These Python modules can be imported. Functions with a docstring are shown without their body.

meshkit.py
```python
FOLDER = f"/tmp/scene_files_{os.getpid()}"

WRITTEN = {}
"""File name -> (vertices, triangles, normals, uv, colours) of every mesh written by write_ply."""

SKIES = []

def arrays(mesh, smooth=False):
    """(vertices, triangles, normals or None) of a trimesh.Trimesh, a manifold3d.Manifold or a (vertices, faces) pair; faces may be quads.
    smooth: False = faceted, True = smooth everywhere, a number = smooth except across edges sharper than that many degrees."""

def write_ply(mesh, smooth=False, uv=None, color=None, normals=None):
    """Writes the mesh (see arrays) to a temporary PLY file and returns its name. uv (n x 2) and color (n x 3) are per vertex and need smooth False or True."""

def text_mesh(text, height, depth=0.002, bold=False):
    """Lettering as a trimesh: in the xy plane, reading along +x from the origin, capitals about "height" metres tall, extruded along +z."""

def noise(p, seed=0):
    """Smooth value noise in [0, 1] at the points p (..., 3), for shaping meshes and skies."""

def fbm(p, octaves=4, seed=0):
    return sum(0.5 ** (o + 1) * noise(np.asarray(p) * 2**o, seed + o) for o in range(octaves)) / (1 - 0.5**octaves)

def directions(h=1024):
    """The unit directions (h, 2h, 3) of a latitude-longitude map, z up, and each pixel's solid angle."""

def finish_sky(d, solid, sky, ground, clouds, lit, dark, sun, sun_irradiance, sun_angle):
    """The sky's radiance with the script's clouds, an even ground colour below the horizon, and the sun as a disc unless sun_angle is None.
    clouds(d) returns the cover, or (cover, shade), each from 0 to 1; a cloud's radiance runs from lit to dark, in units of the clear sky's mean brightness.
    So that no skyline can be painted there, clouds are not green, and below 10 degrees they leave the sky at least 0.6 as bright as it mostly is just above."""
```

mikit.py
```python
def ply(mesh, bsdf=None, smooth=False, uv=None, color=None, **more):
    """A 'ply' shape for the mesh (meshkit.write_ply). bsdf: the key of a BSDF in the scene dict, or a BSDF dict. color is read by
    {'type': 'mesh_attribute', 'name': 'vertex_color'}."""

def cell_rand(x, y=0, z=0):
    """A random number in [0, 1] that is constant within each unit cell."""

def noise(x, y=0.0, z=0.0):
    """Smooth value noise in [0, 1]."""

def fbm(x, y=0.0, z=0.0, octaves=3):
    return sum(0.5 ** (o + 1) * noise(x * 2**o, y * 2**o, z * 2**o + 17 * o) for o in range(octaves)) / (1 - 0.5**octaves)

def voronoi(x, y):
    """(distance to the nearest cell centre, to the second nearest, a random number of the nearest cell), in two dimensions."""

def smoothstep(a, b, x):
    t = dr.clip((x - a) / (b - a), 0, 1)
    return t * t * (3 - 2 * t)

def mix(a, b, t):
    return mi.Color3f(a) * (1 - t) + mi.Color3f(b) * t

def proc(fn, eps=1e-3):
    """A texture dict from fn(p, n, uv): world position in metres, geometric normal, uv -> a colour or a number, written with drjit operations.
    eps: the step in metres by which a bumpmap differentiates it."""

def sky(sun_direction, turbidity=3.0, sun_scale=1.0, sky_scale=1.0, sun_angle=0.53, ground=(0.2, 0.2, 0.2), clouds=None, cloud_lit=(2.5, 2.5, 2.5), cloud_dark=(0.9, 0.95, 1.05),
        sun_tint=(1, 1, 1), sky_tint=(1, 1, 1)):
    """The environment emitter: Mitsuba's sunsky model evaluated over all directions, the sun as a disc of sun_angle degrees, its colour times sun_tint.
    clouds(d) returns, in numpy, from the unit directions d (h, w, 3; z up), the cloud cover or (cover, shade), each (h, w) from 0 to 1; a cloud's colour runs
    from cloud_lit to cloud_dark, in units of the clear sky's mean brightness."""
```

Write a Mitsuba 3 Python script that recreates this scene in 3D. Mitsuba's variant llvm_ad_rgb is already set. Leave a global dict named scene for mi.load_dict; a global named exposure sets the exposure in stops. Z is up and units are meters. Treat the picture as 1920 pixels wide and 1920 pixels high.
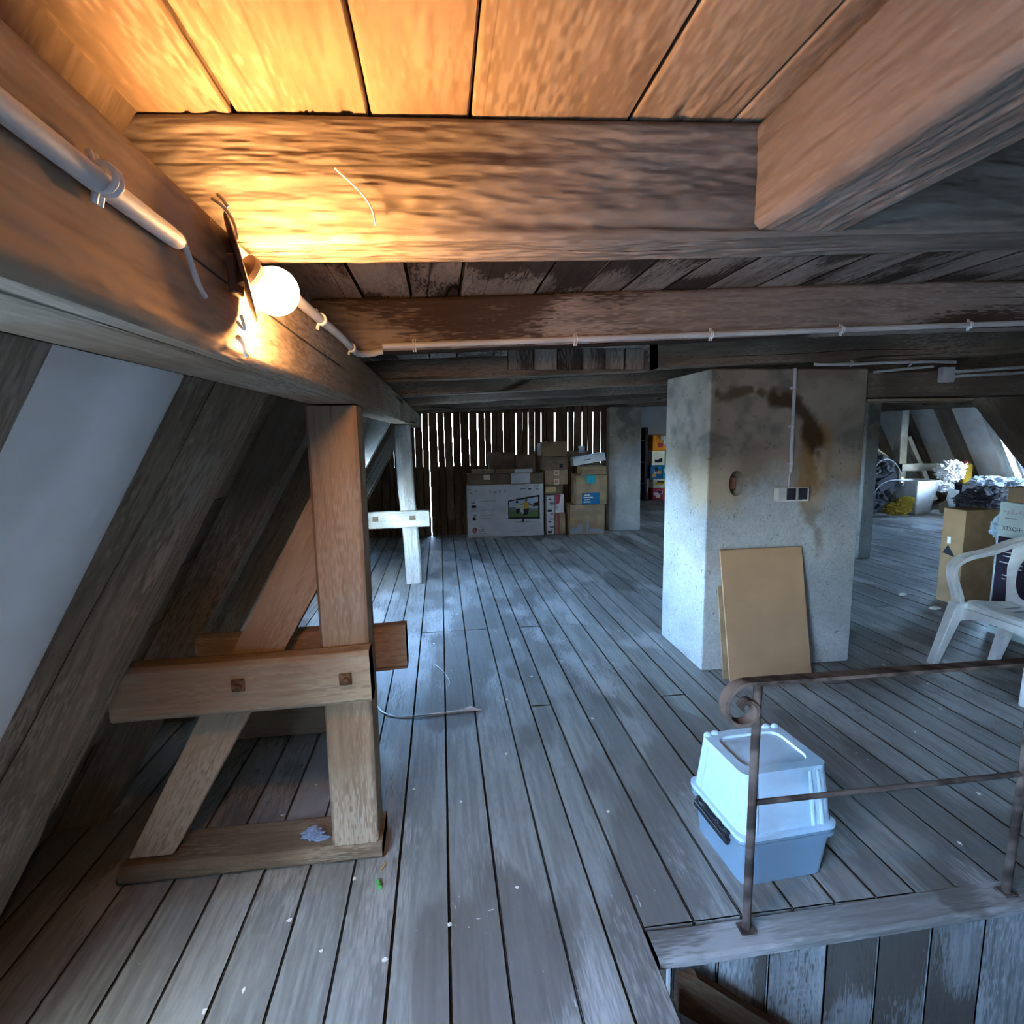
import math, random
import numpy as np, trimesh, mitsuba as mi, drjit as dr
import manifold3d as m3
import mikit, meshkit
from mikit import proc, noise, fbm, voronoi, cell_rand, smoothstep, mix
T = mi.ScalarTransform4f

# ---------------------------------------------------------------- camera, sky, exposure
exposure = 3.7
CAM = dict(origin=[0, 0, 1.6], target=[0.1226, 0.9827, 1.4618], up=[0.0316, 0.1353, 0.9903])
scene = {'type': 'scene',
         'camera': {'type': 'perspective', 'fov': 84.76, 'fov_axis': 'x', 'near_clip': 0.02, 'far_clip': 200.0,
                    'to_world': T().look_at(**CAM)},
         'sky': mikit.sky([0.15, -0.75, 0.6], turbidity=4.0, sun_scale=0.0, sky_scale=29.0, ground=(0.30, 0.32, 0.34),
                          sky_tint=(0.86, 1.0, 1.08))}
LAMP_POWER = (50.0, 25.0, 9.0)
labels = {}
rng = random.Random(7)


# ---------------------------------------------------------------- bookkeeping
def add(key, mesh, bsdf, uv=None, smooth=False, label=None, cat=None, group=None, kind=None, **more):
    base, n = key, 0
    while key in scene:
        n += 1
        key = f'{base}_{n:03d}'
    if isinstance(mesh, tuple) and len(mesh) == 3:
        mesh, uv = (mesh[0], mesh[1]), mesh[2]
    if smooth is not False and smooth is not True:
        uv = None
    scene[key] = mikit.ply(mesh, bsdf, smooth, uv=uv, **more)
    tag(key, label, cat, group, kind)
    return key


def tag(key, label=None, cat=None, group=None, kind=None):
    d = {k: v for k, v in (('label', label), ('category', cat), ('group', group), ('kind', kind)) if v}
    if d:
        labels[key] = {**labels.get(key, {}), **d}
    return key


_used = set()


def thing(name, label, cat, group=None):
    key, n = name, 0
    while key in _used or key in scene:
        n += 1
        key = f'{name}_{n:03d}'
    _used.add(key)
    labels[key] = {'label': label, 'category': cat}
    if group:
        labels[key]['group'] = group
    return key


_id = [0]


def uvo():
    """A fresh patch of the grain for each piece."""
    _id[0] = (_id[0] + 7) % 61
    return _id[0] * 16.0


# ---------------------------------------------------------------- mesh helpers
def join(parts):
    v, f, u, n = [], [], [], 0
    for p in parts:
        v.append(p[0]); f.append(np.asarray(p[1]) + n); u.append(p[2] if len(p) > 2 else np.zeros((len(p[0]), 2)))
        n += len(p[0])
    return np.vstack(v), np.vstack(f), np.vstack(u)


def move(p, loc=(0, 0, 0), rz=0.0, rx=0.0, ry=0.0):
    R = trimesh.transformations.euler_matrix(rx, ry, rz, 'sxyz')[:3, :3]
    return (np.asarray(p[0]) @ R.T + np.asarray(loc, float), p[1]) + tuple(p[2:])


def tri(m):
    """(v, f, uv) from a trimesh or manifold, uv from the dominant plane."""
    v, f, _ = meshkit.arrays(m)
    return v, f, np.stack([v[:, 0] + 0.37 * v[:, 1], v[:, 2] + 0.41 * v[:, 1]], 1)


def box(c, s, grain=0, ch=0.0, off=None, hollow=None):
    """Box centre c, size s, faces apart, uv in metres with u along axis 'grain'; ch chamfers all edges (flat)."""
    c, s = np.asarray(c, float), np.asarray(s, float)
    off = uvo() if off is None else off
    V, F, U = [], [], []
    h = s / 2
    i = h - ch
    for ax in range(3):
        a, b = (ax + 1) % 3, (ax + 2) % 3
        if a != grain and b == grain:
            pass
        for sg in (-1, 1):
            q = np.zeros((4, 3))
            for k, (x, y) in enumerate(((-1, -1), (1, -1), (1, 1), (-1, 1))):
                q[k, ax], q[k, a], q[k, b] = sg * h[ax], x * i[a], y * i[b]
            n = len(V) * 1
            ga = grain if grain != ax else a
            gb = b if ga == a else a
            u = np.stack([q[:, ga] + s[ga] / 2 + off, q[:, gb] + s[gb] / 2 + 0.7 * ax + 0.35 * (sg > 0)], 1)
            base = sum(len(x) for x in V)
            V.append(q); U.append(u)
            F += [[base, base + 1, base + 2], [base, base + 2, base + 3]] if sg > 0 else [[base, base + 2, base + 1], [base, base + 3, base + 2]]
    if ch > 0:
        for ax in range(3):
            a, b = (ax + 1) % 3, (ax + 2) % 3
            for sa in (-1, 1):
                for sb in (-1, 1):
                    q = np.zeros((4, 3))
                    q[:, ax] = [-i[ax], i[ax], i[ax], -i[ax]]
                    q[:2, a], q[:2, b] = sa * h[a], sb * i[b]
                    q[2:, a], q[2:, b] = sa * i[a], sb * h[b]
                    base = sum(len(x) for x in V)
                    V.append(q); U.append(np.stack([q[:, grain] + s[grain] / 2 + off, q[:, a] + 0.2], 1))
                    F += [[base, base + 1, base + 2], [base, base + 2, base + 3]] if sa * sb > 0 else [[base, base + 2, base + 1], [base, base + 3, base + 2]]
        base = sum(len(x) for x in V)
        for sx in (-1, 1):
            for sy in (-1, 1):
                for sz in (-1, 1):
                    g = np.array([sx, sy, sz])
                    q = np.array([[h[0], i[1], i[2]], [i[0], h[1], i[2]], [i[0], i[1], h[2]]]) * g
                    V.append(q); U.append(np.full((3, 2), off))
                    F.append([base, base + 1, base + 2] if sx * sy * sz > 0 else [base, base + 2, base + 1])
                    base += 3
    return np.vstack(V) + c, np.array(F), np.vstack(U)


def grain_relief(t, per, seed, splits=2.2, chips=0.0, rf=1.0):
    """Height in [-1, 1] of weathered, split grain at t metres along and per metres around."""
    z = np.full_like(t, seed * 3.7)
    w = per + 0.012 * meshkit.noise(np.stack([t * 2.3, per * 5, z], -1)) + 0.005 * meshkit.noise(np.stack([t * 14, per * 30, z + 1], -1))
    a = meshkit.noise(np.stack([t * 9 * rf, w * 95 * rf, z + 2], -1))
    b = meshkit.noise(np.stack([t * 26, w * 190, z + 3], -1))
    big = meshkit.noise(np.stack([t * 2.5, per * 9, z + 4], -1))
    split = np.abs(meshkit.noise(np.stack([t * 0.5, w * 26, z + 5], -1)) - 0.5)
    on = np.clip((meshkit.noise(np.stack([t * 1.1, per * 8, z + 6], -1)) - 0.55) * 6, 0, 1)
    if chips:
        c = meshkit.noise(np.stack([t * 11 + 3 * a, per * 34, z + 8], -1))
        c2 = meshkit.noise(np.stack([t * 3, per * 9, z + 9], -1))
        a = a - chips * np.clip((c - 0.60) * 14, 0, 1) * np.clip((c2 - 0.42) * 8, 0, 1)
    return (0.55 * a + 0.3 * b + 0.15 * big - 0.5) * 2 - splits * on * np.clip(1 - split / 0.035, 0, 1)


def timber(p0, p1, w, h, up=(0, 0, 1), ch=0.010, warp=0.006, rough=0.0025, seed=0, seg=0.05, fine=None, relief=0.0, splits=2.2, chips=0.0, rf=1.0):
    """A hewn timber from p0 to p1 (centre line), w wide (along axis x up), h high (along up), edges worn round, slightly bowed.
    fine: mesh step in metres across, twice that along; relief: depth in metres of the modelled grain."""
    p0, p1 = np.asarray(p0, float), np.asarray(p1, float)
    a = p1 - p0
    L = np.linalg.norm(a); a /= L
    u = np.asarray(up, float); u = u - a * (u @ a); u /= np.linalg.norm(u)
    s = np.cross(u, a)
    n = int(np.clip(L / seg, 4, 90)) + 1 if not fine else int(L / (2.2 * fine)) + 2
    ws, hs = w / 2, h / 2
    if fine:
        def side(half):
            m = max(5, int(2 * (half - ch) / fine))
            return list(np.linspace(-(half - ch), half - ch, m))
    else:
        side = lambda half: list(np.array([-1, -0.86, -0.45, 0, 0.45, 0.86, 1]) * (half - ch))
    pts = [(x, -hs) for x in side(ws)] + [(ws, y) for y in side(hs)] + [(x, hs) for x in side(ws)[::-1]] + [(-ws, y) for y in side(hs)[::-1]]
    pts = np.array(pts + [pts[0]])
    per = np.r_[0, np.cumsum(np.linalg.norm(np.diff(pts, axis=0), axis=1))]
    t = np.linspace(0, L, n)
    k = len(pts)
    off = uvo()
    rs = np.random.RandomState(seed * 13 + 5)
    o1, o2 = rs.rand(2) * 50
    bow = lambda o: (meshkit.noise(np.stack([t * 1.1 + o, t * 0 + o, t * 0], 1), seed) - 0.5) * 2 * warp
    taper = np.minimum(1, np.minimum(t, L - t) / 0.15)
    bs, bu = bow(o1) * taper, bow(o2) * taper
    P = p0 + t[:, None, None] * a + (pts[None, :, :1] + bs[:, None, None]) * s + (pts[None, :, 1:] + bu[:, None, None]) * u
    # adze marks: shift each point along its section normal
    q = np.stack(np.broadcast_arrays(t[:, None] * 6 + o2, pts[None, :, 0] * 22 + o1, pts[None, :, 1] * 22), -1)
    amp = (meshkit.noise(q, seed + 3) - 0.5) * 2 * rough
    if relief:
        amp = amp + relief * grain_relief(*np.broadcast_arrays(t[:, None], per[None, :]), seed, splits, chips, rf)
        # the arrises stay straight
        edge = np.minimum(ws - np.abs(pts[:, 0]), 1) + np.minimum(hs - np.abs(pts[:, 1]), 1)
        amp = amp * np.clip((edge - ch) / 0.012, 0.12, 1)[None, :]
        amp[:, -1] = amp[:, 0]
    nr = np.where(np.abs(pts) / [[ws, hs]] > 0.9999, np.sign(pts), 0.0)
    nr[np.abs(nr).sum(1) == 0] = 0
    nr = nr / np.maximum(np.linalg.norm(nr, axis=1, keepdims=True), 1e-9)
    P = P + amp[..., None] * (nr[None, :, :1] * s + nr[None, :, 1:] * u)
    V = P.reshape(-1, 3)
    U = np.stack(np.broadcast_arrays(t[:, None] + off, per[None, :]), -1).reshape(-1, 2)
    i, j = np.meshgrid(np.arange(n - 1), np.arange(k - 1), indexing='ij')
    A, B = i * k + j, (i + 1) * k + j
    F = np.vstack([np.stack([A, A + 1, B + 1], -1).reshape(-1, 3), np.stack([A, B + 1, B], -1).reshape(-1, 3)])
    F = F[:, ::-1]
    out, cu = [V], [U]
    base = len(V)
    for e in (0, n - 1):
        ring = P[e, :-1]
        out.append(np.vstack([ring, ring.mean(0)])); m = len(ring)
        cu.append(np.vstack([np.stack([pts[:-1, 1] * 0.2 + off + 12, pts[:-1, 0]], 1), [[off + 12, 0]]]))
        fa = np.array([[base + x, base + (x + 1) % m, base + m] for x in range(m)])
        F = np.vstack([F, fa[:, ::-1] if e == 0 else fa])
        base += m + 1
    V = np.vstack(out)
    c = V.mean(0)
    vol = np.einsum('ij,ij->i', V[F[:, 0]] - c, np.cross(V[F[:, 1]] - c, V[F[:, 2]] - c)).sum()
    if vol < 0:
        F = F[:, ::-1]
    return V, F, np.vstack(cu)


def prism(poly, y0, y1, along, axis='y', ch=0.0):
    """Polygon in (x, z) extruded from y0 to y1; u of the uv runs along direction 'along' (x, z)."""
    from shapely.geometry import Polygon
    g = Polygon(poly)
    m = trimesh.creation.extrude_polygon(g, y1 - y0, engine='earcut')
    v = np.array(m.vertices); f = np.array(m.faces)
    v3 = np.stack([v[:, 0], y0 + v[:, 2], v[:, 1]], 1)
    f = f[:, ::-1]
    v3 = v3[f].reshape(-1, 3)
    f = np.arange(len(v3)).reshape(-1, 3)
    al = np.asarray(along, float); al /= np.linalg.norm(al)
    off = uvo()
    u = v3[:, 0] * al[0] + v3[:, 2] * al[1] + off + 6
    w = -v3[:, 0] * al[1] + v3[:, 2] * al[0] + v3[:, 1]
    return v3, f, np.stack([u, w], 1)


def tube(points, r, sides=10, closed=False):
    p = np.asarray(points, float)
    r = np.broadcast_to(r, (len(p),))
    t = np.gradient(p, axis=0)
    if closed:
        t = np.roll(p, -1, 0) - np.roll(p, 1, 0)
    t /= np.linalg.norm(t, axis=1, keepdims=True) + 1e-12
    ref = np.array([0.123, 0.2, 0.97])
    a = np.cross(t[0], ref)
    if np.linalg.norm(a) < 0.2:
        a = np.cross(t[0], [1.0, 0.1, 0])
    A = []
    for k in range(len(p)):
        a = a - t[k] * (a @ t[k]); a /= np.linalg.norm(a); A.append(a)
    A = np.array(A); B = np.cross(t, A)
    ang = np.arange(sides) * 2 * np.pi / sides
    v = p[:, None] + r[:, None, None] * (np.cos(ang)[None, :, None] * A[:, None] + np.sin(ang)[None, :, None] * B[:, None])
    n = len(p)
    i, j = np.meshgrid(np.arange(n if closed else n - 1), np.arange(sides), indexing='ij')
    i2 = (i + 1) % n
    q = np.stack([i * sides + j, i * sides + (j + 1) % sides, i2 * sides + (j + 1) % sides, i2 * sides + j], -1).reshape(-1, 4)
    F = np.vstack([q[:, [0, 1, 2]], q[:, [0, 2, 3]]])
    V = v.reshape(-1, 3)
    if not closed:
        b = len(V)
        V = np.vstack([V, p[0], p[-1]])
        F = np.vstack([F, [[b, (x + 1) % sides, x] for x in range(sides)], [[b + 1, (n - 1) * sides + x, (n - 1) * sides + (x + 1) % sides] for x in range(sides)]])
    return V, F, np.stack([V[:, 0] + V[:, 1], V[:, 2]], 1)


def rbox(c, s, r=0.01, seg=12):
    """Rounded box as a manifold hull of spheres."""
    s = np.asarray(s, float) / 2 - r
    sp = m3.Manifold.sphere(r, seg)
    parts = [sp.translate([x * s[0], y * s[1], z * s[2]]) for x in (-1, 1) for y in (-1, 1) for z in (-1, 1)]
    return m3.Manifold.batch_hull(parts).translate(list(np.asarray(c, float)))


def lathe(profile, n=24):
    return trimesh.creation.revolve(np.array(profile), sections=n)


def bez(pts, n=24):
    from scipy.interpolate import CubicSpline
    p = np.asarray(pts, float)
    d = np.r_[0, np.cumsum(np.linalg.norm(np.diff(p, axis=0), axis=1))]
    return CubicSpline(d, p)(np.linspace(0, d[-1], n))


# ---------------------------------------------------------------- materials
def principled(color, rough=0.8, spec=0.3, **k):
    c = color if isinstance(color, dict) else {'type': 'rgb', 'value': list(color)}
    return {'type': 'principled', 'base_color': c, 'roughness': rough, 'specular': spec, **k}


def dull(color):
    return {'type': 'diffuse', 'reflectance': color if isinstance(color, dict) else {'type': 'rgb', 'value': list(color)}}


def bump(bsdf, fn, scale=1.0, eps=1e-3):
    return {'type': 'bumpmap', 'height': proc(fn, eps), 'scale': scale, 'bsdf': bsdf}


def _hash(ix, iy):
    h = ix * 374761393 + iy * 668265263
    h = (h ^ (h >> 13)) * 1274126177
    return mi.Float((h ^ (h >> 16)) & 0xFFFFFF) * (1.0 / 16777215.0)


def n2(x, y):
    """Smooth value noise of two coordinates, in [0, 1]."""
    fx, fy = dr.floor(x), dr.floor(y)
    tx, ty = x - fx, y - fy
    tx, ty = tx * tx * (3 - 2 * tx), ty * ty * (3 - 2 * ty)
    ix, iy = mi.UInt32(mi.Int32(fx) + 1000000), mi.UInt32(mi.Int32(fy) + 1000000)
    return dr.lerp(dr.lerp(_hash(ix, iy), _hash(ix + 1, iy), tx), dr.lerp(_hash(ix, iy + 1), _hash(ix + 1, iy + 1), tx), ty)


def f2(x, y, o=3):
    return sum(0.5 ** (k + 1) * n2(x * 2.0 ** k + 5.3 * k, y * 2.0 ** k + 9.1 * k) for k in range(o)) / (1 - 0.5 ** o)


def local(uv):
    """(piece number, metres along the grain, metres across shifted per piece) from the uv."""
    u, v = mi.Float(uv.x), mi.Float(uv.y)
    idn = dr.floor(u / 16.0)
    return idn, u - 16.0 * idn, v + idn * 3.71


def wood(dark, mid, light, stain=None, stain_amt=0.0, grain=1.0, crack=1.0, tone=0.25, patch=0.5):
    """Old timber: colour from uv in metres (u along the grain)."""
    def f(p, n, uv):
        idn, lu, v = local(uv)
        w = v + 0.010 * n2(lu * 2.3, v * 5.0)
        fib = n2(lu * 7.0, w * 115.0 * grain)
        fine = n2(lu * 42.0, w * 240.0 * grain)
        big = f2(lu * 1.1, w * 8.0, 2)
        c = mix(dark, mid, smoothstep(0.15, 0.7, 0.5 * big + 0.32 * fib + 0.18 * fine))
        c = mix(c, light, patch * smoothstep(0.48, 0.74, 0.62 * f2(lu * 2.6, v * 6.0, 2) + 0.38 * fine))
        if stain is not None:
            c = mix(c, stain, stain_amt * smoothstep(0.52, 0.64, f2(lu * 1.7 + 9, v * 3.4, 3) + 0.16 * (fine - 0.5)))
        ck = dr.abs(n2(lu * 0.4, w * 17.0 + 40.0) - 0.5)
        on = smoothstep(0.55, 0.72, n2(lu * 0.9 + 20.0, v * 6.0))
        c = c * (1.0 - 0.75 * crack * on * (1.0 - smoothstep(0.004, 0.022, ck)))
        return c * (1.0 - tone * 0.5 + tone * n2(idn * 0.731 + 0.3, idn * 1.37))
    return f


def wood_h(amp=0.0012, grain=1.0, crack=0.0, coarse=0.0):
    def f(p, n, uv):
        idn, lu, v = local(uv)
        h = amp * n2(lu * 7.0, v * 115.0 * grain) + 0.6 * amp * n2(lu * 42.0, v * 240.0 * grain)
        if crack:
            ck = dr.abs(n2(lu * 0.4, v * 17.0 + 40.0) - 0.5)
            h = h - crack * smoothstep(0.55, 0.72, n2(lu * 0.9 + 20.0, v * 6.0)) * (1.0 - smoothstep(0.004, 0.05, ck))
        if coarse:
            h = h + coarse * n2(lu * 7.0, v * 95.0)
        return h
    return f


def timber_mat(name, dark, mid, light, stain, amt, amp, rough=0.85, **kw):
    hk = {k: kw.pop(k) for k in ('crack_h', 'coarse', 'grain_h') if k in kw}
    scene[name] = bump(dull(proc(wood(dark, mid, light, stain=stain, stain_amt=amt, **kw))),
                       wood_h(amp, hk.get('grain_h', 1.0), hk.get('crack_h', 0.0), hk.get('coarse', 0.0)))


timber_mat('timber', (0.14, 0.10, 0.068), (0.25, 0.182, 0.125), (0.37, 0.295, 0.22), (0.09, 0.066, 0.048), 0.6, 0.0016, crack_h=0.004)
timber_mat('hewn_timber', (0.12, 0.096, 0.074), (0.215, 0.176, 0.138), (0.33, 0.285, 0.23), (0.09, 0.07, 0.053), 0.45, 0.0018, crack=0.8)
timber_mat('stained_timber', (0.16, 0.12, 0.09), (0.34, 0.265, 0.205), (0.50, 0.425, 0.35), (0.055, 0.033, 0.024), 0.9, 0.0018, crack_h=0.006)
timber_mat('post_timber', (0.25, 0.175, 0.115), (0.385, 0.29, 0.20), (0.52, 0.435, 0.345), (0.27, 0.145, 0.075), 0.4, 0.0013, rough=0.8, crack_h=0.003)
timber_mat('limed_timber', (0.34, 0.31, 0.26), (0.58, 0.55, 0.49), (0.74, 0.72, 0.67), (0.24, 0.21, 0.16), 0.65, 0.0014, crack_h=0.005)
timber_mat('batten_timber', (0.085, 0.05, 0.028), (0.17, 0.105, 0.06), (0.27, 0.18, 0.11), (0.06, 0.035, 0.02), 0.5, 0.0012)
timber_mat('stair_timber', (0.06, 0.036, 0.022), (0.12, 0.075, 0.048), (0.2, 0.135, 0.09), (0.04, 0.025, 0.016), 0.5, 0.001)
timber_mat('ceiling_board', (0.215, 0.15, 0.092), (0.315, 0.225, 0.14), (0.42, 0.325, 0.225), (0.17, 0.105, 0.06), 0.45, 0.0011, grain_h=0.7, grain=0.8, patch=0.6, crack=0.3)
timber_mat('stained_board', (0.19, 0.145, 0.11), (0.37, 0.29, 0.225), (0.52, 0.445, 0.37), (0.06, 0.04, 0.03), 0.9, 0.0012, grain=0.8)
timber_mat('limewash_board', (0.14, 0.138, 0.134), (0.27, 0.275, 0.275), (0.42, 0.43, 0.435), (0.085, 0.068, 0.056), 0.9, 0.0010, rough=0.8, crack_h=0.002, tone=0.12)


def floor_col(p, n, uv):
    idn, lu, v = local(uv)
    fib = n2(lu * 5.0, v * 85.0)
    fine = n2(lu * 30.0, v * 210.0)
    big = f2(lu * 0.9, v * 7.0, 2)
    c = mix((0.172, 0.166, 0.154), (0.252, 0.250, 0.236), smoothstep(0.2, 0.75, 0.6 * big + 0.4 * fib))
    c = c * (0.91 + 0.18 * fine)
    x, y = p.x, p.y
    # spills and scuffed dust that cross the boards
    wet = f2(x * 2.6 + 5.0, y * 1.25 + 2.0, 3)
    c = mix(c, mi.Color3f(0.10, 0.082, 0.072), 0.62 * smoothstep(0.58, 0.66, wet + 0.10 * (fib - 0.5)))
    dust = f2(x * 3.4 + 40.0, y * 1.5 + 7.0, 3)
    c = mix(c, mi.Color3f(0.42, 0.41, 0.405), 0.6 * smoothstep(0.58, 0.76, dust + 0.12 * (fine - 0.5)))
    sp = n2(x * 70.0, y * 70.0)
    c = mix(c, mi.Color3f(0.6, 0.58, 0.55), 0.7 * smoothstep(0.92, 0.96, sp * (0.5 + 0.5 * n2(x * 3.0, y * 3.0))))
    return c * (0.92 + 0.16 * n2(idn * 0.731 + 0.3, idn * 1.37))


scene['floor_board'] = bump(principled(proc(floor_col), 0.55, 0.4), wood_h(0.0009, grain=0.8))
scene['subfloor'] = dull((0.19, 0.155, 0.125))


def plaster_col(p, n, uv):
    q = p.x * 0.6 - p.z
    c = mix((0.72, 0.68, 0.63), (0.86, 0.825, 0.78), smoothstep(0.3, 0.7, f2(p.y * 3 + 5, q * 3, 3)))
    return mix(c, (0.50, 0.46, 0.41), 0.5 * smoothstep(0.55, 0.72, f2(p.y * 1.1, q * 1.1 + 8, 3)))


scene['plaster'] = bump(dull(proc(plaster_col)), lambda p, n, uv: 0.004 * f2(p.y * 9, (p.x * 0.6 - p.z) * 9, 2))


def concrete_col(p, n, uv):
    q, z = p.x + 0.83 * p.y, p.z
    b = n2(q * 45, z * 45)
    c = mix((0.30, 0.31, 0.305), (0.44, 0.455, 0.45), smoothstep(0.25, 0.75, f2(q * 2.3 + 3, z * 2.3, 4)))
    c = c * (0.88 + 0.24 * n2(q * 110, z * 110))
    # ragged brown soot and damp, patchy over the upper half of the shaft
    edge = 1.24 + 0.7 * (f2(q * 2.2 + 1.0, z * 1.4, 4) - 0.5)
    up = smoothstep(-0.10, 0.14, z - edge + 0.08 * (b - 0.5))
    c = mix(c, mix((0.27, 0.205, 0.135), (0.40, 0.32, 0.22), smoothstep(0.3, 0.7, f2(q * 5, z * 5 + 3, 3))), 0.95 * up)
    # moss-grey blooms under the head
    c = mix(c, mi.Color3f(0.16, 0.15, 0.11), 0.7 * smoothstep(0.50, 0.66, f2(q * 4.0 + 7, z * 4.0, 4)) * smoothstep(1.45, 1.6, z + 0.1 * b))
    return c * (1.0 - 0.35 * smoothstep(0.88, 0.95, n2(q * 60 + 9, z * 45)))


def pillar_col(p, n, uv):
    c = concrete_col(p, n, uv)
    x, z = p.x, p.z
    w = 0.10 * (f2(x * 9, z * 9, 4) - 0.5)

    def run(xs, zs, half):
        d = mi.Float(9.0)
        for k in range(len(xs) - 1):
            ax, az, bx, bz = xs[k], zs[k], xs[k + 1], zs[k + 1]
            L2 = (bx - ax) ** 2 + (bz - az) ** 2
            t = dr.clip(((x - ax) * (bx - ax) + (z - az) * (bz - az)) / L2, 0, 1)
            d = dr.minimum(d, dr.sqrt(dr.square(x - ax - t * (bx - ax)) + dr.square(z - az - t * (bz - az)) + 1e-9))
        return 1.0 - smoothstep(half * 0.45, half * 1.25, d + w)
    front = smoothstep(0.5, 0.8, -n.y)
    g = f2(x * 14, z * 10, 3)
    c = mix(c, mi.Color3f(0.30, 0.155, 0.045), front * 0.8 * run((2.42, 2.44, 2.40), (1.55, 1.35, 1.20), 0.11) * smoothstep(0.2, 0.6, g + 0.15))
    c = mix(c, mi.Color3f(0.075, 0.04, 0.02), front * 0.92 * run((2.12, 2.27, 2.36, 2.42), (1.79, 1.77, 1.66, 1.50), 0.065))
    c = mix(c, mi.Color3f(0.11, 0.065, 0.025), front * 0.8 * run((1.69, 1.76, 1.86, 1.98, 2.08), (1.85, 1.80, 1.84, 1.86, 1.81), 0.05) * smoothstep(0.3, 0.5, g))
    c = mix(c, mi.Color3f(0.42, 0.36, 0.27), front * 0.6 * run((2.46, 2.47, 2.43), (1.44, 1.25, 1.06), 0.05) * smoothstep(0.4, 0.6, g))
    c = mix(c, mi.Color3f(0.17, 0.12, 0.07), front * 0.6 * run((2.43, 2.42), (1.02, 0.80), 0.09) * smoothstep(0.3, 0.6, g))
    return c


CONC_H = lambda p, n, uv: 0.003 * f2((p.x + 0.83 * p.y) * 16, p.z * 16, 3) - 0.002 * smoothstep(0.88, 0.95, n2((p.x + 0.83 * p.y) * 60 + 9, p.z * 45))
scene['concrete'] = bump(dull(proc(concrete_col)), CONC_H)
scene['stained_concrete'] = bump(dull(proc(pillar_col)), CONC_H)


def flat(name, col, rough=0.6, spec=0.4, vary=0.0, sc=8.0, **k):
    if vary:
        col = np.array(col, float)
        lo, hi = tuple(map(float, col * (1 - vary))), tuple(map(float, np.minimum(col * (1 + vary), 0.95)))
        base = proc(lambda p, n, uv, lo=lo, hi=hi, sc=sc: mix(lo, hi, smoothstep(0.25, 0.75, f2((p.x + 0.7 * p.y) * sc, (p.z + 0.5 * p.y) * sc, 3))))
    else:
        base = col
    scene[name] = {'type': 'twosided', 'bsdf': principled(base, rough, spec, **k) if rough < 0.52 else dull(base)}


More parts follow.
